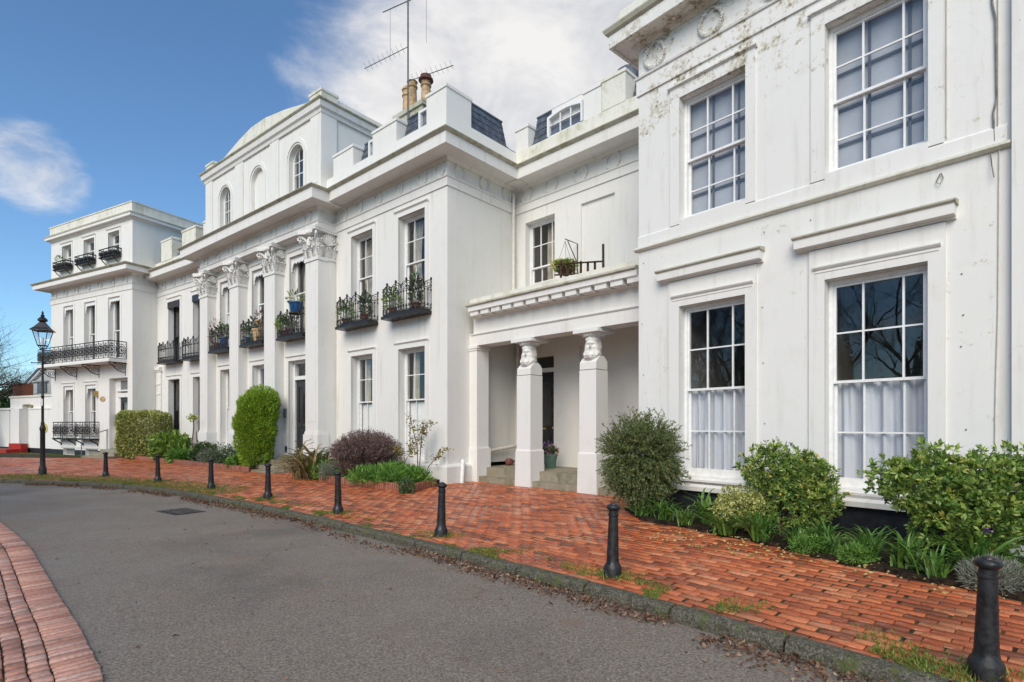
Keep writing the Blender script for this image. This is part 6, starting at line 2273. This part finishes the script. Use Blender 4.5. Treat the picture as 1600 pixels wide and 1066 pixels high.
for px, kk, r, h_, mt, lb, L_, W_ in ((285, 20.9, 0.45, 0.22, COVER, 'low green leafy plant at the brick edging under the bright broad-leaved plant', 0.2, 0.06),
                                      (318, 20.6, 0.42, 0.42, DARKL, 'dark evergreen bush between the seed stalk and the conifer', 0.12, 0.05),
                                      (348, 19.2, 0.62, 0.45, DARKL, 'spreading dark green bush left of the conifer', 0.07, 0.025),
                                      (326, 19.3, 0.36, 0.34, SILVER, 'grey lavender bush behind the third bollard from the lamp post', 0.07, 0.012),
                                      (375, 18.0, 0.42, 0.24, COVER, 'low leafy plant at the foot of the conifer', 0.09, 0.05)):
    q = cam_pt(px, kk)
    shrub('low_shrub', lb, 'bush', (q[0], q[1], 0.03), [(0, 0, h_ * 0.75, r, r * 0.8, h_), (r * 0.4, 0, h_ * 0.6, r * 0.7, r * 0.7, h_ * 0.8)], 2600, L_, W_, mt, 0.4, 0.7, 0.2, 10, 0.008)

# ------------------------------------------------------------------ pots and small things
t = thing('flower_pot', 'sage green plant pot with pink and blue flowers on the porch floor', 'flower pot', (*FR_.w(1.80, -0.62), 0.411))
MB().lathe([(0.13, 0), (0.175, 0.30), (0.19, 0.30), (0.195, 0.36), (0.17, 0.36), (0.165, 0.32)], 20).build('pot', GREENPOT, t, 40)
P, D = blob_points(380, [(0, 0, 0.42, 0.17, 0.17, 0.12)])
obj('foliage', leafmesh('foliage', P, D + [0, 0, 0.5], 0.07, 0.035, DARKL), t)['kind'] = 'stuff'
P, D = blob_points(90, [(0.04, -0.04, 0.46, 0.16, 0.16, 0.12)], 0.05)
obj('flowers', leafmesh('flowers', P, D, 0.05, 0.05, PETALK), t)['kind'] = 'stuff'
P, D = blob_points(60, [(-0.05, 0.04, 0.52, 0.13, 0.13, 0.14)], 0.05)
obj('blue_flowers', leafmesh('blue_flowers', P, D, 0.06, 0.04, PETALP), t)['kind'] = 'stuff'
t = thing('clay_pot', 'round brown pot lying in the porch corner', 'pot', (*FR_.w(0.32, -0.6), 0.411), 0.6)
MB().lathe([(0.05, 0), (0.1, 0.03), (0.12, 0.1), (0.1, 0.16), (0.06, 0.18), (0.05, 0.14)], 14).build('pot', TERRAD, t, 40)

# hanging basket and bracket, trellis and post above the porch
t = thing('hanging_basket', 'hanging basket of yellow flowers on a wall bracket above the porch', 'hanging basket', (*FR_.w(2.2, 0), 5.0), FR_.a)
MB().tube([(0, -0.02, 0.35), (0, -0.02, 1.15), (0, -0.52, 1.15)], 0.014, 5).tube([(0, -0.02, 0.65), (0, -0.42, 1.13)], 0.012, 5).build('bracket', IRON, t)
MB().lathe([(0.02, 0.22), (0.16, 0.28), (0.24, 0.42), (0.25, 0.45), (0.20, 0.45)], 14, (0, -0.52, 0)).build('basket', WOODM, t, 40)
ch = MB()
for a in (0, 2.1, 4.2):
    ch.tube([(0.23 * math.cos(a), -0.52 + 0.23 * math.sin(a), 0.45), (0, -0.52, 1.1)], 0.005, 3)
ch.build('chain', IRON, t)
P, D = blob_points(420, [(0, -0.52, 0.48, 0.30, 0.28, 0.11)])
obj('foliage', leafmesh('foliage', P, D + [0, 0, 0.3], 0.09, 0.04, BROADL), t)['kind'] = 'stuff'
P, D = blob_points(150, [(-0.05, -0.55, 0.52, 0.28, 0.26, 0.09)], 0.05)
obj('flowers', leafmesh('flowers', P, D, 0.05, 0.05, PETALY), t)['kind'] = 'stuff'
t = thing('trellis', 'small leaning brown wooden trellis on the porch roof', 'trellis', (*FR_.w(2.35, -0.9), 4.55), FR_.a)
for i in range(6):
    MB().box(i * 0.2, i * 0.2 + 0.04, -0.02, 0.02, 0.0, 0.95 - i * 0.05).build('slat', WOODM, t)
for z in (0.52, 0.78):
    MB().tube([(-0.15, -0.03, z + 0.1), (1.25, -0.03, z - 0.12)], 0.022, 4).build('rail', WOODM, t)
t = thing('wooden_post', 'thin rotten wooden post standing on the porch roof', 'post', (*FR_.w(3.35, -0.55), 4.5), FR_.a)
MB().tube([(0, 0, 0), (0.01, 0, 0.5), (0, 0.01, 1.25)], [0.035, 0.03, 0.028], 6).build('shaft', WOODM, t)


def pot(label, fr, x, y, z, r, h, mat, plant=None, pm=None, n=150, cat='flower pot'):
    t = thing('flower_pot', label, cat, (*fr.w(x, y), z), 0)
    MB().lathe([(r * 0.7, 0), (r * 0.97, h * 0.85), (r * 1.08, h * 0.86), (r * 1.08, h), (r * 0.92, h), (r * 0.9, h * 0.9)], 16).build('pot', mat, t, 40)
    if plant:
        P, D = blob_points(n, [(0, 0, h + plant[2] * 0.7, plant[0], plant[1], plant[2])])
        obj('foliage', leafmesh('foliage', P, D + [0, 0, 0.5], 0.13, 0.045, pm), t)['kind'] = 'stuff'
    return t


bz = 4.41
st_ = thing('plant_stand', 'small round iron table on the balcony with the blue pot', 'table', (*FC.w(-1.30, 0.02), bz), FC.a)
MB().lathe([(0.02, 0.62), (0.21, 0.62), (0.21, 0.645), (0.02, 0.65)], 16).build('table_top', WOODM, st_, 40)
for a in (0, 2.1, 4.2):
    MB().tube([(0.15 * math.cos(a), 0.15 * math.sin(a), 0), (0.05 * math.cos(a), 0.05 * math.sin(a), 0.35), (0.15 * math.cos(a), 0.15 * math.sin(a), 0.62)], 0.012, 4).build('leg', IRON, st_)
pot('big glazed blue pot on the stand of the right pilaster balcony', FC, -1.30, 0.02, bz + 0.655, 0.21, 0.34, BLUEPOT, (0.26, 0.26, 0.22), HEBE, 60)
pot('small pot of yellow-green leaves at the left of the right pilaster balcony', FC, -2.15, 0.1, bz, 0.12, 0.2, TERRAD, (0.22, 0.2, 0.25), BROADL, 160)
pot('dark pot with trailing green plant in the middle of the right pilaster balcony', FC, -1.75, 0.08, bz, 0.13, 0.22, TERRAD, (0.24, 0.2, 0.22), DARKL, 160)
pot('large terracotta pot at the right of the middle pilaster balcony', FC, -3.82, 0.08, bz, 0.19, 0.42, TERRA, None)
pot('second terracotta pot stacked behind on the middle pilaster balcony', FC, -3.75, 0.12, bz + 0.425, 0.17, 0.30, TERRA, (0.15, 0.15, 0.2), SEED, 60)
pot('green pot with leafy plant in the middle of the middle pilaster balcony', FC, -4.2, 0.1, bz, 0.12, 0.3, GREENPOT, (0.2, 0.2, 0.32), DARKL, 160)
pot('small blue pot at the left of the middle pilaster balcony', FC, -4.45, 0.05, bz, 0.11, 0.2, BLUEPOT, (0.14, 0.14, 0.2), SILVER, 80)
pot('pot with dried pink flower head on the left pilaster balcony', FC, -7.05, 0.1, bz, 0.13, 0.25, TERRAD, (0.26, 0.2, 0.55), SEED, 160)
pot('blue pot with green plant at the right of the left pilaster balcony', FC, -6.45, 0.1, bz, 0.15, 0.4, BLUEPOT, (0.25, 0.22, 0.3), DARKL, 160)
pot('pot of bright green leaves on the left wing balcony', FW, -4.25, -0.2, 4.48, 0.12, 0.18, TERRAD, (0.24, 0.14, 0.30), BROADL, 150)
pot('pot of bright green leaves on the balcony nearest the house corner', FW, -1.98, -0.2, 4.48, 0.12, 0.18, TERRAD, (0.22, 0.14, 0.30), BROADL, 150)
pot('pot with tall dark climbing plant at the right of the balcony nearest the house corner', FW, -1.0, -0.2, 4.48, 0.12, 0.18, TERRAD, (0.13, 0.12, 0.45), DARKL, 260)
pot('pot with tall dark climbing plant at the right of the left wing balcony', FW, -3.25, -0.2, 4.48, 0.12, 0.18, TERRAD, (0.13, 0.12, 0.35), DARKL, 200)
pot('small pot with sprouting plant in the leftmost attic flower box', FG, -6.0, -0.18, 9.33, 0.08, 0.14, TERRAD, (0.2, 0.1, 0.2), COVER, 60)


# ------------------------------------------------------------------ litter, grass, moss
def along(s0, s1, n, lo, hi):
    C = KERBF
    d = np.r_[0, np.cumsum(np.linalg.norm(np.diff(C, axis=0), axis=1))]
    T = np.gradient(C, axis=0)
    T /= np.linalg.norm(T, axis=1, keepdims=True)
    Nn = np.stack([-T[:, 1], T[:, 0]], 1)
    i = np.searchsorted(C[:, 0], s0), np.searchsorted(C[:, 0], s1)
    k = rng.integers(i[0], i[1], n)
    off = rng.uniform(lo, hi, n) if not callable(lo) else lo(n)
    return C[k] + Nn[k] * off[:, None] + rng.normal(size=(n, 2)) * 0.04


n = 6500
XY = along(-13, 4.5, n, lambda q: -0.03 - np.abs(rng.normal(size=q)) * 0.13, None)
cl = np.array([mnoise.noise((x * 1.3, y * 1.3, 3.0)) for x, y in XY])
XY = XY[cl > -0.12]
n = len(XY)
P = np.c_[XY, ROADZ + 0.005 + rng.random(n) * 0.03]
D = np.c_[rng.normal(size=(n, 2)), rng.normal(size=n) * 0.45]
o = obj('fallen_leaves', leafmesh('fallen_leaves', P, D, rng.uniform(0.02, 0.055, n), rng.uniform(0.015, 0.035, n), DLEAF, 0.6))
o['kind'] = 'stuff'
tag(o, 'brown fallen leaves drifted along the foot of the kerb', 'leaves')
n = 150
XY = np.c_[rng.uniform(-6, 2.2, n), rng.uniform(2.2, 9, n)]
XY = np.array([q for q in XY if q[0] < 5.2 - 0.95 * q[1] and q[0] > 0.9 - 1.0 * q[1]])
P = np.c_[XY, np.full(len(XY), ROADZ + 0.004)]
D = np.c_[rng.normal(size=(len(XY), 2)), rng.normal(size=len(XY)) * 0.15]
o = obj('road_litter', leafmesh('road_litter', P, D, rng.uniform(0.015, 0.06, len(XY)), 0.02, DLEAF, 0.4))
o['kind'] = 'stuff'
tag(o, 'scattered dead leaves and bits lying on the open asphalt', 'leaves')
n = 420
q = np.array([FA.w(rng.uniform(1.6, 6), rng.uniform(-2.35, -1.35)) for _ in range(n)])
P = np.c_[q, 0.062 + rng.random(n) * 0.01]
D = np.c_[rng.normal(size=(n, 2)), rng.normal(size=n) * 0.12]
o = obj('yellow_leaves', leafmesh('yellow_leaves', P, D, rng.uniform(0.025, 0.06, n), 0.022, YLEAF, 0.2))
o['kind'] = 'stuff'
tag(o, 'small yellow fallen leaves along the edge of the near bed', 'leaves')


def grass(name, label, XY, h, mat=GRASS, z=0.0):
    n = len(XY)
    P = np.c_[XY, np.array([gz(a, b) for a, b in XY[::20]]).repeat(20)[:n] if False else np.full(n, z)]
    D = np.c_[rng.normal(size=(n, 2)) * 0.6, np.ones(n)]
    o = obj(name, leafmesh(name, P, D, h * rng.uniform(0.5, 1.2, n), 0.006 + 0.05 * h, mat, 0.1))
    o['kind'] = 'stuff'
    tag(o, label, 'grass')
    return o


XY = along(-12, 4.6, 60000, lambda q: 0.11 + np.abs(rng.normal(size=q)) * 0.26, None)
cl = np.array([mnoise.noise((x * 2.1, y * 2.1, 1.0)) + 0.5 * mnoise.noise((x * 6, y * 6, 2.0)) for x, y in XY])
XY = XY[cl > 0.25]
grass('moss_grass', 'tufts of moss and grass growing between the bricks by the kerb', XY, 0.034)
XY = along(-30, -6.5, 26000, lambda q: 0.14 + rng.random(q) ** 1.4 * 1.15, None)
cl = np.array([mnoise.noise((x * 0.8, y * 0.8, 5.0)) for x, y in XY])
XY = XY[cl > -0.22]
grass('grass_strip', 'strip of rough grass between the far kerb and the bricks', XY, 0.055)
XY = np.concatenate([np.array(b[0]) + rng.normal(size=(160, 2)) * np.array([0.11, 0.11]) for b in BOL] + [np.array((-14.0, 16.2)) + rng.normal(size=(400, 2)) * 0.35])
grass('bollard_grass', 'grass tufts around the feet of the bollards', XY, 0.075)
XY = np.array([FG.w(u, v) for u, v in zip(rng.uniform(-18, -2, 7000), -0.05 - np.abs(rng.normal(size=7000)) * 0.35)])
grass('wall_grass', 'grass growing along the foot of the garden wall at the far left', XY, 0.09)


# ------------------------------------------------------------------ trees
def bare_tree(name, label, loc, height, seed, spread=0.55, levels=5, ivy=0, group=None, r0=None, twigs=3):
    rr = random.Random(seed)
    t = thing(name, label, 'tree', loc, 0, group)
    tr, cr = MB(), MB()

    def grow(p, d, L, r, lv):
        pts = [p]
        q = d.copy()
        n = 4 if lv < 3 else 3
        for i in range(n):
            q = (q + Vector((rr.gauss(0, .13), rr.gauss(0, .13), rr.gauss(0, .08) + 0.05))).normalized()
            pts.append(pts[-1] + q * L / n)
        rad = [r * (1 - 0.45 * i / n) for i in range(n + 1)]
        (tr if lv == 0 else cr).tube(pts, rad, 7 if lv == 0 else (5 if lv < 3 else 3))
        if lv >= levels:
            return
        k = rr.randint(3, 4) if lv < 2 else twigs
        for j in range(k):
            i = rr.randint(2 if lv == 0 else 1, n)
            a = Vector((rr.gauss(0, 1), rr.gauss(0, 1), rr.gauss(0, 0.5))).normalized()
            nd = (q * (1 - spread) + a * spread + Vector((0, 0, 0.12))).normalized()
            grow(pts[i], nd, L * rr.uniform(0.55, 0.8), rad[i] * rr.uniform(0.5, 0.7), lv + 1)
        grow(pts[-1], q, L * 0.72, rad[-1] * 0.9, lv + 1)
    grow(Vector((0, 0, -0.2)), Vector((0, 0, 1)), height * 0.30, r0 or height * 0.018, 0)
    tr.build('trunk', BARK, t)
    cr.build('crown', BARK, t)
    if ivy:
        P, D = blob_points(ivy, [(0, 0, height * 0.22, 0.55, 0.55, height * 0.24), (0, 0, height * 0.1, 0.9, 0.9, height * 0.11)])
        obj('ivy', leafmesh('ivy', P, D, 0.13, 0.10, DARKL), t)['kind'] = 'stuff'
    return t


bare_tree('bare_tree', 'bare tree whose branches reach in from the left edge behind the lamp post', (-28.9, 29.5, 0), 15.0, 5, 0.6, 5, 0, 'bare trees at the left', 0.36, 5)
bare_tree('bare_tree', 'smaller bare tree low on the horizon behind the cottage roof', (-41, 46, 0), 9, 8, 0.55, 5, 0, 'bare trees at the left', 0.3)
bare_tree('bare_tree', 'bare tree at the far left edge of the photo behind the brick pillar', (-44, 44, 0), 13, 12, 0.55, 5, 0, 'bare trees at the left', 0.4, 4)
BT_ = [((-13, 2.5), 13, 21, 'bare ivy-clad tree outside the left edge, nearest in the window reflections'), ((-16.5, -2), 14, 22, 'bare ivy-clad tree outside the left edge, second in the window reflections'),
       ((-19, 6), 13, 23, 'bare ivy-clad tree outside the left edge, third in the window reflections'), ((-12.5, -5.5), 15, 24, 'bare ivy-clad tree left of the camera, reflected at the right of the big window'),
       ((-23, 1), 14, 25, 'bare ivy-clad tree outside the left edge, standing farther back'), ((-25, 10.5), 13, 26, 'bare ivy-clad tree outside the left edge, reflected in the wing windows'),
       ((-20, -8), 15, 27, 'bare ivy-clad tree left of the camera, at the far back of the reflections')]
for (q, hh, sd, lb) in BT_:
    bare_tree('reflected_tree', lb, (*q, -0.1), hh, sd, 0.55, 5, 9000, 'trees reflected in the windows', None, 4 if sd < 24 else 3)
shrub('reflected_shrubbery', 'dark evergreen shrubbery outside the left edge, seen only in the window reflections', 'shrubbery', (-17, 0, -0.1),
      [(5.0 - 0.9 * i + 0.8 * math.sin(i * 1.9), -8 + 1.55 * i, 1.7, 1.4, 1.3, 1.7 + 0.6 * math.sin(i * 2.3)) for i in range(12)], 26000, 0.20, 0.10, DARKL, 0.3, 0.7, 0.2, 0)

shrub('far_hedge', 'far dark line of hedge and trees behind the garden wall at the left edge', 'hedge', (-52, 50, -0.1),
      [(-12 + 2.6 * i, 1.5 * math.sin(i * 1.3), 2.2, 2.2, 1.6, 2.4 + 0.9 * math.sin(i * 2.1)) for i in range(9)], 14000, 0.4, 0.25, DARKL, 0.3, 0.7, 0.2, 0)
